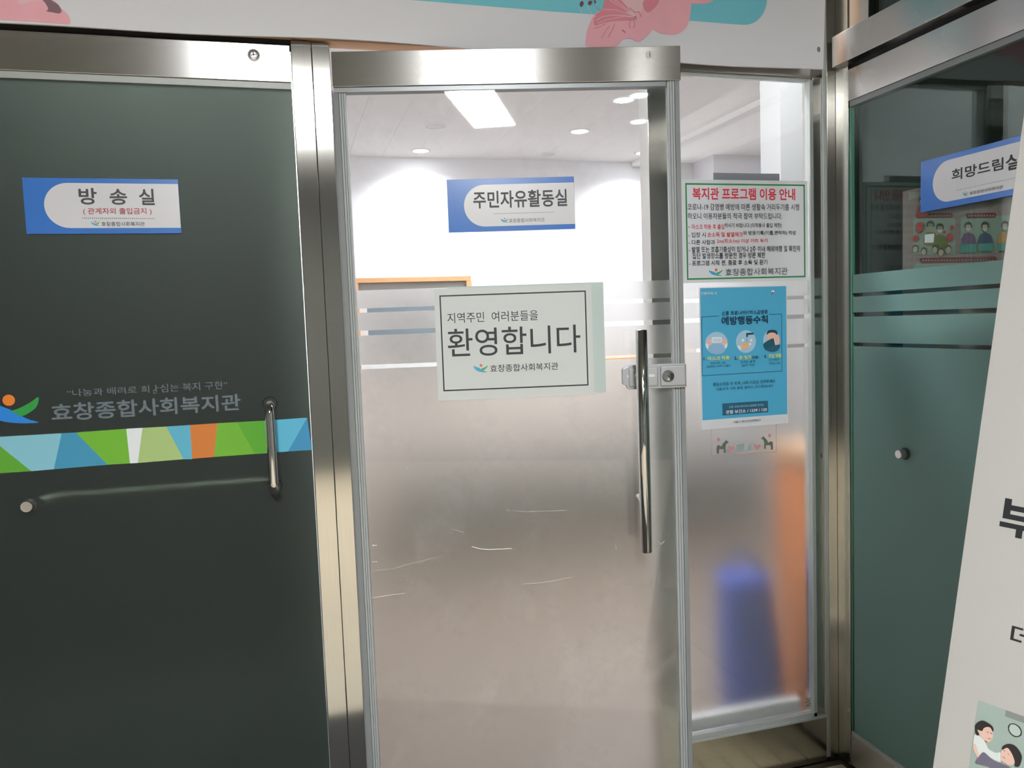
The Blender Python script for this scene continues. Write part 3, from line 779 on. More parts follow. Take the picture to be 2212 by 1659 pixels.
# ================================================================== BLUE POSTER
Z8 = zoom(1480, 600, .24113)
hP = -.0128
u0, u1, v0, v1 = rect(PF, Z8, (135, 83), (911, 72), (921, 1300), (138, 1365), hP)
bp_ = thing('poster', 'blue infection prevention poster on the frosted side panel', 'poster', tuple(PF.w((u0 + u1) / 2, v0, 0)))
PF.box('sheet', u0, u1, v0, v1, hP - .0008, hP, PAPER, bp_)
NAVY = ink('poster_navy', (28, 62, 88)); PB = ink('poster_blue', (76, 164, 202), .45); DTEAL = ink('poster_dark_box', (38, 92, 118))
LB = ink('poster_pale_blue', (160, 196, 220)); YEL = ink('poster_yellow', (232, 232, 110)); SKIN = ink('poster_skin', (226, 180, 164)); WH = ink('poster_white', (225, 230, 238))
g = rect(PF, Z8, (142, 92), (908, 77), (912, 1226), (148, 1273), hP)
pr = Print(PF, hP + .0001)
pr.uv([(g[0], g[2]), (g[1], g[2]), (g[1], g[3]), (g[0], g[3])], PB); pr.build('blue_field', bp_)
pr = Print(PF, hP + .0003)
def B(a, b, w_=.0017, m=NAVY): pr.bar(Z8(a)[0], Z8(b)[0], w_, m); pr.h -= .00012
B((325, 342), (167, 350)); B((167, 350), (171, 880)); B((171, 880), (889, 838)); B((889, 838), (886, 325)); B((886, 325), (775, 328))
pr.poly(Z8((352, 1130), (762, 1104), (766, 1208), (354, 1238)), DTEAL)
pr.h += .0001
for c, rx, ry in (((300, 585), 101, 101), ((565, 572), 90, 102), ((795, 563), 75, 100)):
    cu, cv = PF.px(*Z8(c)[0]); eu, _ = PF.px(*Z8((c[0] + rx, c[1]))[0]); _, ev = PF.px(*Z8((c[0], c[1] - ry))[0])
    pr.disc(Z8(c)[0], eu - cu, LB, ry=ev - cv); pr.h -= .00012
pr.h += .0002
P8 = lambda pts, m, sm=True: (pr.poly(Z8(*pts), m, sm))
# hands holding a mask
P8(((215, 560), (240, 545), (262, 560), (258, 590), (235, 605), (215, 590)), SKIN); P8(((350, 558), (378, 545), (392, 570), (380, 600), (352, 592)), SKIN)
P8(((205, 590), (225, 600), (220, 635), (206, 618)), WH); P8(((378, 598), (398, 588), (392, 625), (375, 625)), WH)
P8(((225, 650), (245, 605), (300, 590), (352, 605), (375, 650), (345, 680), (300, 687), (250, 676)), ink('poster_sleeve', (140, 178, 212)))
P8(((256, 540), (262, 533), (340, 532), (347, 540), (347, 572), (338, 580), (262, 582), (255, 572)), WH)
for yy in (552, 566): B((266, yy), (338, yy - 1), .0012, LOGO_B)
# tap and hands
P8(((566, 495), (632, 492), (632, 508), (580, 512), (580, 530), (566, 530)), NAVY, False)
B((572, 530), (572, 590), .0022, LOGO_B)
P8(((512, 612), (540, 580), (585, 582), (598, 605), (580, 630), (535, 642), (515, 640)), SKIN)
P8(((538, 585), (582, 584), (585, 608), (540, 610)), ink('poster_soap', (214, 186, 120)))
P8(((488, 610), (512, 612), (518, 650), (500, 640)), WH)
for c in ((535, 560), (610, 560), (600, 595)): pr.disc(Z8(c)[0], .0042, WH, n=14); pr.h -= .00012
# coughing figure
pr.h += .0002
P8(((748, 505), (775, 478), (815, 478), (845, 508), (842, 560), (800, 590), (758, 560)), SKIN)
P8(((748, 510), (760, 475), (800, 465), (838, 478), (846, 512), (815, 492), (775, 494)), NAVY)
P8(((722, 590), (765, 560), (812, 545), (830, 605), (775, 628), (745, 650), (724, 620)), ink('poster_sleeve_green', (30, 84, 96)))
P8(((812, 542), (822, 538), (838, 598), (826, 606)), WH, False)
P8(((820, 540), (850, 520), (866, 560), (858, 595), (835, 600)), SKIN)
P8(((745, 640), (790, 615), (868, 600), (850, 650), (800, 664), (760, 655)), DTEAL)
for s, bl, tr_, m, wt in (
    ('I·SEOUL·U', (162, 150), (300, 124), WH, .012),
    ('신종 코로나바이러스감염증', (345, 337), (757, 284), NAVY, .012),
    ('예방행동수칙', (343, 424), (758, 332), NAVY, .03),
    ('1.', (180, 742), (205, 712), NAVY, .02), ('마스크 착용', (217, 744), (412, 698), YEL, .02),
    ('2.', (455, 735), (483, 706), NAVY, .02), ('손 씻기', (497, 736), (605, 694), YEL, .02), ('(청결)', (606, 732), (674, 698), NAVY, .012),
    ('3.', (724, 718), (748, 690), NAVY, .02), ('기침 예절', (760, 720), (875, 680), YEL, .02),
    ('대중교통 이용,', (240, 776), (382, 750), DTEAL, .004), ('공공장소 방문 시 필수', (206, 806), (422, 776), DTEAL, .004),
    ('흐르는 물에', (512, 765), (640, 738), DTEAL, .004), ('30초 이상', (520, 795), (640, 768), DTEAL, .004),
    ('옷소매로', (765, 745), (862, 722), DTEAL, .004), ('가리고 기침', (765, 780), (864, 754), DTEAL, .004),
    ('행동수칙을 꼭 지켜, 나와 이웃을 지켜주세요', (263, 976), (822, 908), DTEAL, .008),
    ('서울시가 시민 곁을 끝까지 지키겠습니다', (288, 1012), (802, 955), DTEAL, .008),
    ('신종 코로나바이러스감염증 문의는', (405, 1172), (720, 1128), LB, .004),
    ('관할 보건소 / 1339 / 120', (378, 1224), (746, 1164), WH, .02),
    ('서울시 재난안전대책본부', (445, 1306), (692, 1266), NAVY, .006)):
    T(pr, Z8, s, bl, tr_, m, wt); pr.h -= .00012
c = Z8((798, 127))[0]
pr.disc(c, .0058, WH); pr.disc(c, .0050, ink('emblem_navy', (40, 60, 130)))
P8(((786, 122), (800, 112), (812, 122), (806, 130), (796, 124), (788, 130)), WH)
P8(((796, 134), (806, 130), (810, 136), (800, 142)), RED_INK)
pr.build('printed_design', bp_)

# ================================================================== STICKER WITH TWO HORSES
hc = thing('horse_sticker', 'faint sticker with two dark horses below the blue poster', 'sticker', tuple(PF.w(1.23, .95, 0)))
pr = Print(PF, -.0134)
HG = ink('horse_green', (88, 100, 90)); PK = ink('sticker_pink', (176, 140, 138)); TL = ink('sticker_teal', (140, 160, 160)); PKL = ink('sticker_rose', (186, 134, 134))
k = [Z8(p)[0] for p in ((255, 1350), (258, 1600), (840, 1565), (838, 1310))]
for a, b in zip(k, k[1:]): pr.bar(a, b, .0012, PK); pr.h -= .00012
def horse(x, y, s, f):
    pts = [(0, 0), (14, -22), (30, -38), (38, -52), (44, -40), (56, -36), (54, -26), (42, -24), (34, -8), (32, 14), (34, 50), (20, 50), (20, 22), (-18, 22), (-20, 56), (-34, 58), (-36, 30), (-34, -4), (-18, -8)]
    pr.poly(Z8(*[(x + f * a * s, y + b * s) for a, b in pts]), HG); pr.h -= .00012
horse(345, 1515, 1.15, 1); horse(768, 1480, 1.15, -1)
pr.h += .0002
for x, y in ((335, 1518), (352, 1516), (752, 1482), (770, 1482)): pr.disc(Z8((x, y))[0], .0011, PAPER, n=8); pr.h -= .00012
def heart(x, y, s, m): pr.poly(Z8(*[(x + a * s, y + b * s) for a, b in ((0, 34), (-30, 0), (-28, -20), (-12, -22), (0, -10), (12, -22), (28, -20), (30, 0))]), m); pr.h -= .00012
heart(432, 1535, 1, PKL); heart(668, 1520, 1, PKL)
P8(((480, 1500), (550, 1490), (552, 1550), (484, 1556)), TL, False); P8(((590, 1500), (612, 1490), (622, 1548), (580, 1552)), TL, False)
for c in ((318, 1455), (778, 1418)): pr.disc(Z8(c)[0], .0055, PKL, n=16); pr.h -= .00012
pr.build('printed_design', hc)
lab = thing('glass_label', 'tiny dark printed stamp in the lower corner of the side panel', 'label', tuple(PF.w(1.55, .21, 0)))
pr = Print(PF, -.0136)
for i in range(5):
    pr.bar((1746 + (i % 2) * 2, 1514 + i * 4), (1757 - (i % 3), 1512 + i * 4), .0022, HG); pr.h -= .00012
pr.build('stamp', lab)

# ================================================================== PINK POSTER INSIDE THE RIGHT DOOR
Zb = zoom(1800, 380, .24108)
hK = -.0200
kp = thing('poster', 'pink health poster with drawn people on the right door', 'poster', tuple(PR.w(.45, 1.25, 0)))
u0, v1 = PR.px(*Zb((622, 142))[0], hK)
PR.box('sheet', u0, u0 + .42, v1 - .59, v1, hK - .0008, hK, ink('pink_paper', (170, 140, 142)), kp)
pr = Print(PR, hK + .0002)
K = lambda pts, m, sm=False: (pr.poly(Zb(*pts), m, sm))
PILL = ink('pill_red', (150, 60, 72)); CRM = ink('poster_cream', (168, 176, 168)); GRN = ink('sweater_green', (112, 124, 58)); ORG = ink('sweater_orange', (170, 124, 58))
PUR = ink('sweater_purple', (96, 74, 106)); NV = ink('jacket_navy', (55, 70, 95)); TEAL = ink('caption_teal', (66, 130, 124)); HAIR = ink('drawn_hair', (60, 55, 55)); FACE = ink('drawn_face', (168, 150, 134)); VR = ink('virus_red', (158, 52, 54))
K(((622, 145), (760, 145), (700, 190), (625, 215)), CRM)
K(((665, 395), (685, 375), (1020, 375), (1040, 400), (1040, 703), (660, 703)), CRM)
K(((1085, 385), (1105, 365), (1640, 350), (1640, 680), (1082, 692)), CRM)
K(((665, 830), (690, 785), (1410, 765), (1640, 755), (1640, 860), (665, 900)), CRM)
K(((688, 345), (700, 335), (1005, 333), (1018, 350), (1010, 375), (700, 382), (688, 370)), PILL)
K(((1130, 345), (1145, 334), (1390, 330), (1405, 348), (1395, 375), (1145, 382)), PILL)
K(((715, 755), (730, 738), (1395, 722), (1412, 745), (1400, 765), (740, 788)), PILL)
pr.h += .0002
for x0, x1, y in ((715, 990, 357), (1155, 1380, 356), (745, 1380, 757)):
    x = x0
    while x < x1:
        pr.bar(Zb((x, y))[0], Zb((x + 16, y - .4))[0], .0042, FACE); pr.h -= .00012; x += 27
def person(x, y, s, top, hair):
    K([(x - 62 * s, y + 180 * s), (x - 55 * s, y + 90 * s), (x - 20 * s, y + 62 * s), (x + 20 * s, y + 62 * s), (x + 58 * s, y + 92 * s), (x + 64 * s, y + 180 * s)], top, True)
    K([(x - 32 * s, y + 10 * s), (x - 30 * s, y - 32 * s), (x, y - 48 * s), (x + 30 * s, y - 32 * s), (x + 32 * s, y + 10 * s)], hair, True)
    K([(x - 23 * s, y - 12 * s), (x, y - 20 * s), (x + 23 * s, y - 12 * s), (x + 20 * s, y + 32 * s), (x, y + 46 * s), (x - 20 * s, y + 32 * s)], FACE, True)
    K([(x - 20 * s, y + 14 * s), (x + 20 * s, y + 14 * s), (x + 17 * s, y + 34 * s), (x, y + 42 * s), (x - 17 * s, y + 34 * s)], CRM, True)
person(820, 445, .95, ORG, HAIR); person(905, 470, .95, GRN, HAIR)
K(((772, 525), (855, 518), (850, 598), (768, 600)), WH)
person(1160, 455, .92, PUR, HAIR); person(1310, 455, .95, NV, HAIR); person(1490, 445, .9, ORG, HAIR)
for x, y in ((690, 650), (765, 672), (865, 655), (920, 680), (985, 655)):
    pr.disc(Zb((x, y))[0], .0095, HAIR, n=14); pr.disc(Zb((x, y + 8))[0], .0082, FACE, n=14); pr.h -= .00024
pr.h += .0003
K(((1092, 615), (1235, 608), (1238, 682), (1092, 688)), TEAL); K(((1252, 608), (1385, 602), (1388, 674), (1254, 680)), TEAL); K(((1435, 605), (1600, 598), (1600, 668), (1437, 672)), TEAL)
for x, y, r_ in ((728, 462, 30), (693, 560, 20), (998, 552, 24), (1018, 467, 14), (950, 502, 9)):
    cu, cv = PR.px(*Zb((x, y))[0]); e = r_ * .00055 / 1
    pr.uv([(cu + (e if k % 2 else e * .75) * math.cos(k * math.pi / 12), cv + (e if k % 2 else e * .75) * math.sin(k * math.pi / 12)) for k in range(24)], VR); pr.h -= .00012
person(752, 225, .75, VR, HAIR)
pr.build('printed_design', kp)

# ================================================================== BANNER OVER THE DOORS
PB_ = Plane((0, -.030, 0), (1, 0, 0))
FB = thing('fascia_banner', 'white banner with pink blossoms and turquoise field above the doors', 'banner', (0, -.03, 2.2))
x_r0 = PB_.px(1778.5, 147); x_r1 = PB_.px(1787, 0)
nx = 40; nz = 8
pts = []; vs = []; fs = []
xl = -1.5; ztop = ZC - .004
def bz(x): return 2.1715 + .004 * math.sin(x * 3.1 + .6) + .0025 * math.sin(x * 9)
def xr(z): return x_r0[0] + (x_r1[0] - x_r0[0]) * (z - x_r0[1]) / (x_r1[1] - x_r0[1]) * .5
for j in range(nz + 1):
    for i in range(nx + 1):
        t = i / nx; z_ = j / nz
        x = xl + (xr(2.3) - xl) * t; zb = bz(x); z = zb + (ztop - zb) * z_ ** 1.4
        if i == nx: x = xr(z) if z < 2.5 else xr(2.5)
        vs.append((x, -.030, z))
nv = len(vs)
vs += [(a, -.024, c) for a, b, c in vs]
for j in range(nz):
    for i in range(nx):
        a = j * (nx + 1) + i
        fs.append((a, a + 1, a + nx + 2, a + nx + 1)); fs.append((nv + a, nv + a + nx + 1, nv + a + nx + 2, nv + a + 1))
for i in range(nx): fs.append((i, nv + i, nv + i + 1, i + 1)); a = nz * (nx + 1) + i; fs.append((a, a + 1, nv + a + 1, nv + a))
for j in range(nz):
    a = j * (nx + 1) + nx; fs.append((a, nv + a, nv + a + nx + 1, a + nx + 1)); a = j * (nx + 1); fs.append((a, a + nx + 1, nv + a + nx + 1, nv + a))
CLOTH = pbr('banner_cloth', (.70, .70, .73, 1), .7, noise=.03, nscale=2, bump=.25, bscale=3, stretch=(.6, 1, 5))
mesh('banner_cloth', vs, fs, CLOTH, FB)
Z3 = zoom(1200, 0, .2893)
CY_ = pbr('banner_turquoise', s2l((112, 190, 205)), .7, noise=.04, nscale=2)
P1 = pbr('blossom_pink', s2l((232, 170, 180)), .7, noise=.10, nscale=9); P2 = pbr('blossom_rose', s2l((216, 134, 148)), .7, noise=.12, nscale=9); P3 = pbr('blossom_pale', s2l((230, 188, 196)), .7, noise=.08)
DR = ink('blossom_vein', (176, 72, 88)); STM = ink('stamen_white', (230, 210, 214)); ANT = ink('anther_brown', (112, 70, 74))
pr = Print(PB_, .0004)
e0 = PB_.px(887, 0); c0 = PB_.px(1200, 25.5); c1 = PB_.px(1489, 45); c2 = PB_.px(1605, 54); c3 = PB_.px(1657, 8)
zb_ = (c1[1] + c2[1]) / 2
rr = c3[0] - c2[0]
pts = [(e0[0] - .25, zb_ + .03), (e0[0], e0[1]), (c0[0], c0[1])]
pts = [(-.15, c0[1] + .02), (c0[0] - .9, c0[1] + .004), (c0[0], c0[1]), (c1[0], c1[1])] + [(c2[0] + rr * math.sin(a * math.pi / 16), zb_ + rr * (1 - math.cos(a * math.pi / 16))) for a in range(9)] + [(c3[0], 2.72), (-.15, 2.72)]
# rises to the left like the measured lower edge
pts[0] = (e0[0] - .35, e0[1] + (e0[1] - c0[1]) * .35 / (c0[0] - e0[0])); pts[1] = e0; pts[-1] = (e0[0] - .35, 2.72)
pr.uv(pts, CY_); pr.build('turquoise_field', FB)
pr = Print(PB_, .0010)
Q = lambda pts, m, sm=True: pr.poly(Z3(*pts), m, sm)
Q(((1000, -40), (1010, 20), (1080, 30), (1150, 20), (1180, -10), (1150, -70)), P1)
Q(((690, -60), (640, 60), (660, 120), (740, 230), (840, 258), (920, 250), (985, 190), (1010, 60), (1010, -60), (860, -120)), P1)
Q(((420, -80), (350, 60), (400, 130), (560, 140), (640, 80), (660, -30), (560, -110)), P2)
Q(((300, 100), (240, 210), (225, 300), (240, 350), (440, 350), (500, 300), (560, 290), (620, 312), (690, 260), (725, 200), (690, 120), (640, 80), (520, 90), (400, 70)), P1)
Q(((300, 110), (420, 60), (560, 110), (600, 150), (440, 160), (350, 175), (290, 190)), P2)
Q(((480, -30), (540, 60), (590, 105), (640, 85), (660, -20), (600, -60)), P3)
Q(((650, 20), (680, -10), (730, -20), (770, 10), (740, 60), (690, 95), (660, 70)), P2)
pr.h += .0001
def vein(pts, w_, m):
    for a, b in zip(pts, pts[1:]): pr.bar(Z3(a)[0], Z3(b)[0], w_, m); pr.h -= .00012
vein([(440, 180), (420, 230), (390, 280)], .0012, DR); vein([(370, 180), (330, 200), (290, 215)], .0010, DR); vein([(560, 150), (548, 185), (555, 215)], .0013, DR)
vein([(580, 150), (590, 180), (580, 215)], .0012, DR); vein([(495, 225), (520, 245)], .0026, DR); vein([(400, 195), (372, 235), (340, 290)], .0009, DR)
vein([(550, 60), (590, 95), (620, 90), (640, 130)], .0015, DR)
pr.h += .0002
vein([(600, 130), (540, 105), (440, 75), (340, 72), (300, 62)], .0014, STM)
vein([(600, 130), (520, 118), (430, 115), (350, 125), (300, 155)], .0014, STM)
vein([(600, 130), (560, 90), (480, 30), (420, -10)], .0014, STM); vein([(600, 130), (500, 60), (400, 0)], .0014, STM)
vein([(600, 130), (500, 125), (380, 150), (310, 175)], .0012, STM)
vein([(300, 130), (260, 100), (240, 60), (248, 30)], .0012, STM); vein([(190, 100), (178, 70), (186, 45)], .0012, STM); vein([(330, 70), (300, 50), (288, 20)], .0012, STM)
pr.h += .0002
Q(((182, 20), (200, 10), (208, 30), (195, 52), (180, 45)), ANT); Q(((240, 20), (255, 8), (272, 15), (262, 38), (245, 38)), ANT); Q(((285, 5), (298, 8), (300, 25), (290, 28)), ANT)
pr.build('blossom_print', FB, label='pink blossom with white stamens')
pr = Print(PB_, .0010)
Zf = zoom(0, 0, .3255)
Q2 = lambda pts, m, sm=True: pr.poly(Zf(*pts), m, sm)
Q2(((-260, -60), (-200, 120), (0, 132), (200, 143), (400, 158), (465, 158), (455, 105), (400, 50), (330, -20), (200, -90)), P1)
Q2(((110, -30), (140, 30), (200, 10), (300, 0), (290, -50), (180, -80)), P3)
BR = ink('branch_brown', (118, 84, 96))
Q2(((170, -60), (210, -20), (280, 0), (320, 55), (310, 75), (340, 82), (395, 90), (408, 70), (385, 30), (340, 0), (310, -40)), BR)
pr.build('blossom_print', FB, label='pink petals and dark twig at the left end')
# smudge mark
pr = Print(PB_, .0012); pr.disc((1768, 107), .006, ink('smudge', (120, 114, 124)), ry=.008, n=16); pr.build('stain', FB)

# ================================================================== LEANING BANNER BOARD AT THE RIGHT
uc_ = Vector((1586, 253, -1722)).normalized(); vc_ = Vector((-.115, 1, .041))
vc_ = (vc_ - uc_ * vc_.dot(uc_)).normalized()
tow = lambda c: RX * c.x + DX * c.y + _fw * c.z
ub_ = tow(uc_); vb_ = -tow(vc_)
E0 = CAM + (RX * (2106.5 - CX) + DX * (1000 - CY) + _fw * F) / F * 1.30
PBD = Plane(E0, ub_, vb_)
Wd, Hd = .60, 1.75
# bottom right corner rests on the floor
tb = -(E0 + ub_ * Wd).z / vb_.z
PBD = Plane(E0 + vb_ * tb, ub_, vb_)
bb = thing('banner_board', 'tall white foam board banner leaning at the right edge', 'banner', tuple(PBD.w(Wd, 0, 0)))
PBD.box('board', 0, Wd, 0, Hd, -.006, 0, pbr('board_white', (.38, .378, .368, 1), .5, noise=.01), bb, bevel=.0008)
BK = ink('banner_black', (30, 34, 38))
pr = Print(PBD, .0004)
Zk = zoom(2132, 1060, .07233)
L = PBD.px(*Zk((372, 1050))[0]); S0 = PBD.px(*Zk((840, 1400))[0]); S1 = PBD.px(*Zk((1035, 1445))[0])
cxs = (S0[0] + S1[0]) / 2; hw = cxs - L[0]
tl = PBD.px(*Zk((540, 215))[0]); tl2 = PBD.px(*Zk((750, 245))[0]); a1 = PBD.px(*Zk((735, 430))[0]); a2 = PBD.px(*Zk((705, 585))[0]); a3 = PBD.px(*Zk((700, 700))[0]); a4 = PBD.px(*Zk((475, 812))[0])
bt = PBD.px(*Zk((388, 905))[0]); bb_ = PBD.px(*Zk((375, 1052))[0]); sb = S0[1]
def R4(u0, u1, v0, v1): pr.uv([(u0, v0), (u1, v0), (u1, v1), (u0, v1)], BK); pr.h -= .00012
lx0 = (tl[0] + a4[0]) / 2; lx1 = lx0 + (tl2[0] - tl[0]); rx1 = 2 * cxs - lx0; rx0 = 2 * cxs - lx1
R4(lx0, lx1, a4[1], tl[1]); R4(rx0, rx1, a4[1], tl[1]); R4(lx1, rx0, a2[1], a1[1]); R4(lx1, rx0, a4[1], a3[1])
R4(cxs - hw, cxs + hw, bb_[1], bt[1]); R4(S0[0], S1[0], sb, bb_[1])
pr.build('large_letter', bb, label='large black letter cut by the picture edge')
pr = Print(PBD, .0004)
Zm = zoom(2152, 1330, .05425)
d0 = PBD.px(*Zm((560, 950))[0]); d1_ = PBD.px(*Zm((630, 385))[0]); d2_ = PBD.px(*Zm((740, 510))[0]); d3_ = PBD.px(*Zm((700, 895))[0]); d4 = PBD.px(*Zm((1085, 520))[0]); d5 = PBD.px(*Zm((940, 715))[0]); d6 = PBD.px(*Zm((940, 800))[0])
gx0 = (d0[0] + d1_[0]) / 2; gx1 = (d2_[0] + d3_[0]) / 2; gr = d4[0]
th = (d1_[1] - d2_[1])
R4(gx0, gx1, d0[1], d1_[1]); R4(gx1, gr, d1_[1] - th * .9, d1_[1]); R4(gx1, gr, d0[1], d0[1] + th * .9)
R4(d5[0], gr + .028, d6[1], d5[1]); R4(gr + .028, gr + .042, d0[1] - .02, d1_[1] + .008)
pr.build('large_letter', bb, label='second visible black letter, lower on the board')
# printed photograph
Zp = zoom(2060, 1480, .10790)
pr = Print(PBD, .0004)
ph = PBD.px(*Zp((497, 298))[0])
PH = ink('photo_wall', (142, 158, 152)); PHB = ink('photo_blind', (118, 124, 122))
pr.uv([(ph[0], ph[1] - .30), (ph[0] + .40, ph[1] - .30), (ph[0] + .40, ph[1]), (ph[0], ph[1])], PH)
bl_ = PBD.px(*Zp((1045, 505))[0])
pr.uv([(bl_[0], ph[1] - .010), (ph[0] + .40, ph[1] - .010), (ph[0] + .40, ph[1]), (bl_[0], ph[1])], PHB)
PP = lambda pts, m, sm=True: pr.poly(Zp(*pts), m, sm)
SH = ink('photo_shirt', (196, 204, 202)); SK = ink('photo_skin', (204, 172, 160)); HR = ink('photo_hair', (34, 32, 34)); JK = ink('photo_jacket', (98, 94, 112)); PHG = ink('photo_glass', (160, 176, 170))
PP(((1090, 860), (1110, 790), (1170, 762), (1250, 780), (1330, 840), (1368, 930), (1350, 1010), (1270, 1040), (1190, 1020), (1120, 950)), HR)
PP(((1114, 870), (1135, 800), (1180, 782), (1250, 802), (1310, 855), (1344, 930), (1325, 995), (1265, 1018), (1200, 998), (1140, 940)), PHG)
PP(((400, 1200), (410, 1050), (440, 990), (560, 1040), (650, 1160), (700, 1270), (840, 1350), (950, 1350), (950, 1520), (900, 1530), (760, 1460), (600, 1340), (500, 1450), (430, 1320)), SH)
PP(((400, 1190), (440, 1170), (480, 1300), (510, 1420), (480, 1445), (430, 1350), (395, 1250)), SK)
PP(((470, 900), (560, 860), (640, 800), (760, 840), (800, 900), (790, 1000), (770, 1090), (690, 1140), (620, 1100), (540, 1010), (490, 960)), SK)
PP(((432, 880), (440, 790), (500, 730), (590, 705), (690, 750), (780, 820), (805, 890), (790, 930), (740, 850), (670, 835), (610, 860), (570, 915), (480, 890), (520, 980), (480, 1005), (440, 960)), HR)
PP(((620, 1095), (690, 1130), (650, 1150)), ink('photo_collar', (150, 88, 84)), False)
PP(((960, 1320), (1000, 1260), (1080, 1230), (1180, 1300), (1240, 1420), (1220, 1560), (1130, 1600), (1040, 1560), (950, 1480)), SK)
PP(((975, 1290), (990, 1220), (1070, 1175), (1180, 1180), (1280, 1250), (1360, 1380), (1370, 1480), (1320, 1620), (1230, 1620), (1230, 1530), (1200, 1430), (1150, 1330), (1080, 1250)), HR)
PP(((445, 1550), (500, 1440), (600, 1338), (700, 1420), (820, 1510), (960, 1560), (1130, 1640), (1200, 1760), (800, 1760), (720, 1640), (560, 1590)), JK)
for a, b in (((670, 930), (710, 940)), ((740, 955), (780, 965)), ((690, 1055), (760, 1075)), ((1000, 1290), (1040, 1325)), ((1090, 1365), (1120, 1380)), ((990, 1420), (1040, 1465))): pr.bar(Zp(a)[0], Zp(b)[0], .0009, ink('photo_line', (120, 80, 78))); pr.h -= .00012
pr.build('printed_photo', bb)

# ================================================================== BRIGHT ROOM CONTENTS
def downlight(x, y, z, label, lit=True, r=.075, group='round ceiling lights in the bright room', lens=None, spot=0, sz=150):
    t = thing('ceiling_light', label, 'light', (x, y, z), group=group)
    lathe('rim', (x, y, z), (0, 0, -1), [(r * .8, 0), (r * 1.15, 0), (r * 1.15, .004), (r * 1.0, .008), (r * .9, .006), (r * .88, .001)], pbr('light_rim', (.8, .8, .8, 1), .4), t)
    lathe('lens', (x, y, z - .001), (0, 0, -1), [(r * .86, 0), (r * .86, .004), (r * .6, .0075), (0, .0085)], lens, t)
    if spot:
        ld = bpy.data.lights.new('bulb', 'SPOT'); ld.energy = spot; ld.spot_size = math.radians(sz); ld.spot_blend = 1.0; ld.shadow_soft_size = .05; ld.color = (.96, .98, 1)
        lo = bpy.data.objects.new('bulb', ld); C.objects.link(lo); lo.parent = t; lo.location = (0, 0, -.03)
LENS = emis('room_light_lens', (.97, .985, 1, 1), ROOM_E)
OFFL = pbr('unlit_lens', (.72, .71, .70, 1), .5)
for x, y, lb in ((1347, 215, 'lit round ceiling light nearest the door glass top right'), (1252, 283, 'lit round ceiling light near the middle of the room ceiling'),
                 (909, 325, 'lit round ceiling light close to the far wall on the left'), (1535, 291, 'lit round ceiling light seen through the side panel')):
    p = at(x, y, (0, 0, 1), ZC); downlight(p.x, p.y, ZC, lb, lens=LENS, spot=ROOM_SPOT, sz=150)
p = at(1425, 335, (0, 0, 1), ZC); downlight(min(p.x, 3.3), RB - .42, ZC, 'lit round ceiling light hidden behind the steel mullion', lens=LENS, spot=ROOM_SPOT, sz=150)
p = at(940, 271, (0, 0, 1), ZC); downlight(p.x, p.y, ZC, 'unlit round ceiling fitting left of the lamp reflection', lens=OFFL, r=.085)
p = at(1185, 332, (0, 0, 1), ZC); downlight(p.x, p.y, ZC, 'small pale round fitting at the far edge of the ceiling', lens=OFFL, r=.06)
# unseen fill panels, added to brighten the room and the things behind the film
pl = thing('ceiling_light', 'unseen fill panel added just inside the bright room', 'light', (1.7, .2, ZC))
box('frame', (1.1, .09, ZC - .012), (2.3, .28, ZC - .001), ALU, pl)
box('diffuser', (1.12, .10, ZC - .09), (2.28, .27, ZC - .012), emis('room_fill', (.96, .98, 1, 1), ROOM_FILL), pl)
pl = thing('ceiling_light', 'unseen fill panel added over the middle of the bright room', 'light', (3.5, 1.5, ZC))
box('frame', (3.35, 1.0, ZC - .012), (3.65, 2.1, ZC - .001), ALU, pl)
box('diffuser', (3.37, 1.02, ZC - .09), (3.63, 2.08, ZC - .012), emis('room_fill_3', (.96, .98, 1, 1), ROOM_FILL), pl)
pl = thing('ceiling_light', 'unseen fill panel added further left inside the bright room', 'light', (.7, .9, ZC))
box('frame', (.3, .5, ZC - .012), (1.3, .8, ZC - .001), ALU, pl)
box('diffuser', (.32, .52, ZC - .09), (1.28, .78, ZC - .012), emis('room_fill_2', (.96, .98, 1, 1), ROOM_FILL), pl)

# wood framed board on the far wall
Bx = lambda x, y: at(x, y, (0, 1, 0), RB - .06)
a = Bx(767, 601); b = Bx(1017, 601); c = Bx(800, 812)
bd = thing('wall_board', 'wood framed grey board on the far wall behind the door glass', 'board', ((a.x + b.x) / 2, RB, c.z))
t_ = .045
box('board_panel', (a.x, RB - .03, c.z), (b.x, RB - .005, a.z), pbr('slate_board', s2l((118, 130, 140)), .5, noise=.05), bd)
box('frame_rail', (a.x - .02, RB - .07, a.z - t_), (b.x, RB - .005, a.z), WOOD, bd, bevel=.003)
box('frame_rail', (a.x - .02, RB - .07, c.z - .02), (b.x, RB - .005, c.z + t_), WOOD, bd, bevel=.003)
box('frame_stile', (a.x - .03, RB - .07, c.z), (Bx(775, 640).x, RB - .005, a.z - t_), WOOD, bd, bevel=.003)
box('frame_stile', (b.x - t_, RB - .07, c.z), (b.x, RB - .005, a.z - t_), WOOD, bd, bevel=.003)
box('header_strip', (a.x, RB - .035, Bx(800, 622).z - .02), (b.x - t_, RB - .03, a.z - t_), pbr('board_header', s2l((150, 146, 142)), .6, noise=.12), bd)
zt = Bx(800, 785).z
box('chalk_tray', (Bx(775, 700).x, RB - .08, zt - .07), (b.x - t_, RB - .03, zt - .012), pbr('tray_white', (.8, .8, .82, 1), .5), bd, bevel=.003)
box('side_panel', (Bx(775, 700).x, RB - .036, c.z), (Bx(795, 700).x, RB - .03, Bx(800, 640).z), pbr('board_side', (.75, .74, .76, 1), .5), bd)

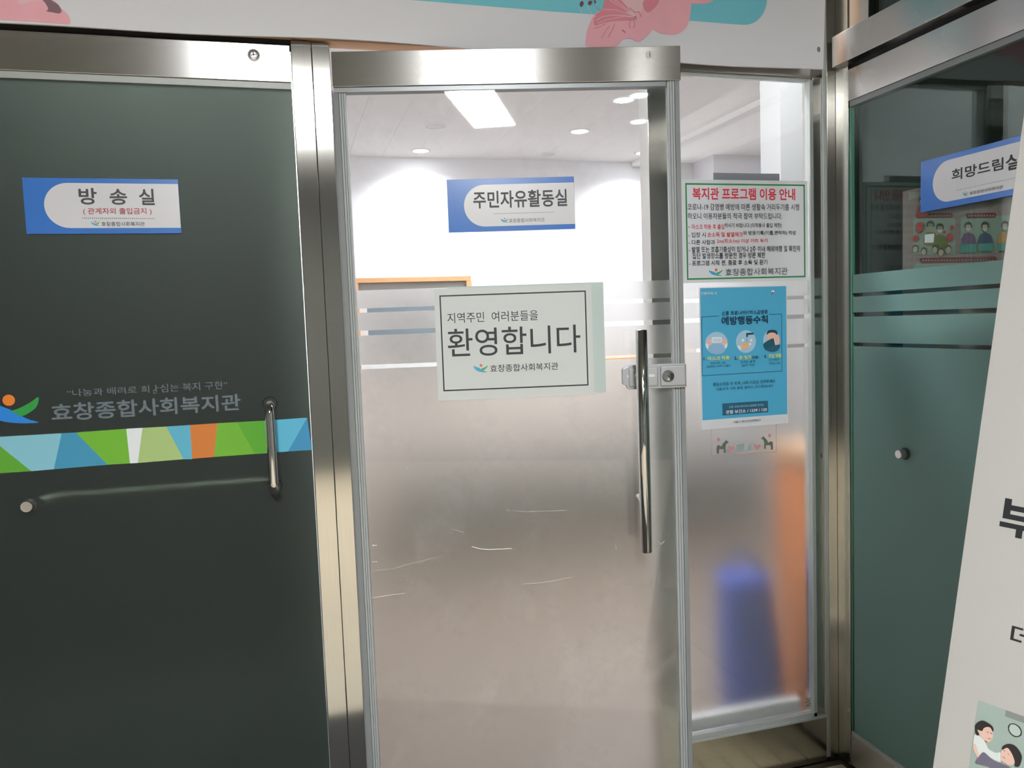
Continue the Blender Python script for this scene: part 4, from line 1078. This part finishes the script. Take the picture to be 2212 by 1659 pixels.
# white pilaster just inside on the right
p0 = at(1686, 300, (0, 1, 0), .9); p1 = at(1737, 300, (0, 1, 0), .9)
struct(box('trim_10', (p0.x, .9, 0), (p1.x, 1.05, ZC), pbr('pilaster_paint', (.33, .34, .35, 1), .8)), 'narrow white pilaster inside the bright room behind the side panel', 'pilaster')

# things blurred by the frosted side panel
ORW = pbr('orange_wood', s2l((228, 132, 56)), .5, noise=.12, nscale=8, stretch=(10, 10, 1))
q = at(1712, 965, (0, 1, 0), .26)
cab = thing('wooden_cabinet', 'orange wooden cabinet blurred behind the frosted side panel', 'cabinet', (1.85, .27, 0))
box('carcass', (1.668, .17, 0.02), (2.06, .37, q.z - .05), ORW, cab, bevel=.004)
box('top', (1.650, .155, q.z - .05), (2.08, .385, q.z), WOOD, cab, bevel=.004)
box('plinth', (1.69, .19, 0), (2.04, .35, .02), DARK, cab)
box('door', (1.675, .155, .05), (2.05, .17, q.z - .07), pbr('cabinet_door_wood', s2l((224, 126, 78)), .5, noise=.1), cab, bevel=.003)
q0 = at(1580, 1262, (0, 1, 0), .15); q1 = at(1700, 1262, (0, 1, 0), .15); q2 = at(1640, 1500, (0, 1, 0), .15)
bag = thing('bag', 'dark blue bag blurred behind the frosted side panel', 'bag', ((q0.x + q1.x) / 2, .28, q2.z - .05))
vs = []; fs = []; n1, n2 = 10, 20
z0, z1 = 0.0, q0.z
for j in range(n1 + 1):
    t = j / n1; z = z0 + (z1 - z0) * t; k = (1 - .28 * t ** 2) * (1 - .15 * (1 - t) ** 3)
    for i in range(n2):
        an = 2 * math.pi * i / n2; ca, sa = math.cos(an), math.sin(an)
        vs.append(((q0.x + q1.x) / 2 + .03 * (1 - t) + (q1.x - q0.x) / 2 * k * math.copysign(abs(ca) ** .5, ca), .25 + .09 * k * math.copysign(abs(sa) ** .5, sa), z))
for j in range(n1):
    for i in range(n2): fs.append((j * n2 + i, j * n2 + (i + 1) % n2, (j + 1) * n2 + (i + 1) % n2, (j + 1) * n2 + i))
fs.append(tuple(range(n2 - 1, -1, -1))); fs.append(tuple(range(n1 * n2, (n1 + 1) * n2)))
mesh('bag_body', vs, fs, pbr('blue_cloth', s2l((58, 80, 180)), .7, noise=.12), bag, smooth=True)
xm = (q0.x + q1.x) / 2
tube('bag_handle', [(xm - .05, .25, z1 - .005), (xm - .045, .25, z1 + .04), (xm, .25, z1 + .07), (xm + .045, .25, z1 + .04), (xm + .05, .25, z1 - .005)], .008, pbr('blue_strap', s2l((40, 60, 140)), .7), bag, seg=10)
# curb just inside the side panel
struct(box('baseboard_room', (1.09, .065, 0), (1.55, .10, .185), pbr('white_curb', (.85, .86, .88, 1), .5)), 'white curb inside along the foot of the side panel', 'curb')
# low dark mass, made up to darken the blur through the film
TB = pbr('blur_block_dark', s2l((46, 36, 32)), .5, noise=.1)
tb_ = thing('blur_block', 'low dark brown block added to darken the blur behind the frosted glass', 'blur_block', (1.9, 3.4, 0))
box('block_top', (.5, 2.6, .44), (3.7, 3.8, .48), TB, tb_, bevel=.004)
for x in (.68, 3.12):
    for y in (2.68, 3.72): box('leg', (x - .025, y - .025, 0), (x + .025, y + .025, .44), TB, tb_)
box('front_panel', (.52, 2.62, .02), (3.68, 2.65, .44), TB, tb_)

# ================================================================== CORRIDOR LIGHTS (behind and above the viewer)
PE = emis('corridor_panel', (1, 1, .985, 1), PANEL_E)
def panel(x0, x1, y0, y1, label):
    t = thing('ceiling_light', label, 'light', ((x0 + x1) / 2, (y0 + y1) / 2, ZC), group='corridor panel lights')
    box('frame', (x0 - .02, y0 - .02, ZC - .014), (x1 + .02, y1 + .02, ZC - .001), ALU, t)
    box('diffuser', (x0, y0, ZC - .017), (x1, y1, ZC - .014), PE, t)
panel(-.32, .0, -4.25, -3.26, 'corridor panel light mirrored in the middle door')
CE = emis('corridor_lens', (1, .99, .95, 1), CDOWN_E)
for y, q_ in ((-2.95, 'nearest the doors'), (-3.75, 'middle one of three'), (-4.5, 'farthest from the doors')): downlight(.95, y, ZC, 'round corridor downlight behind the viewer, ' + q_, lens=CE, r=.07, group='corridor downlights')
mt = thing('doormat', 'dark ribbed doormat lying in front of the doors', 'doormat', (.3, -.5, 0))
box('mat_body', (-1.2, -.86, .0), (.95, -.12, .008), pbr('mat_rubber', (.03, .03, .032, 1), .8, bump=.6, bscale=90), mt)
LP_ = thing('ceiling_light', 'strip light on the ceiling of the dim left room', 'light', (-.4, 1.2, ZC))
box('frame', (-1.1, 1.12, ZC - .03), (.0, 1.28, ZC - .001), ALU, LP_)
box('diffuser', (-1.09, 1.13, ZC - .05), (-.01, 1.27, ZC - .03), emis('dim_strip', (.97, 1, .95, 1), LEFT_E), LP_)
# ---- end
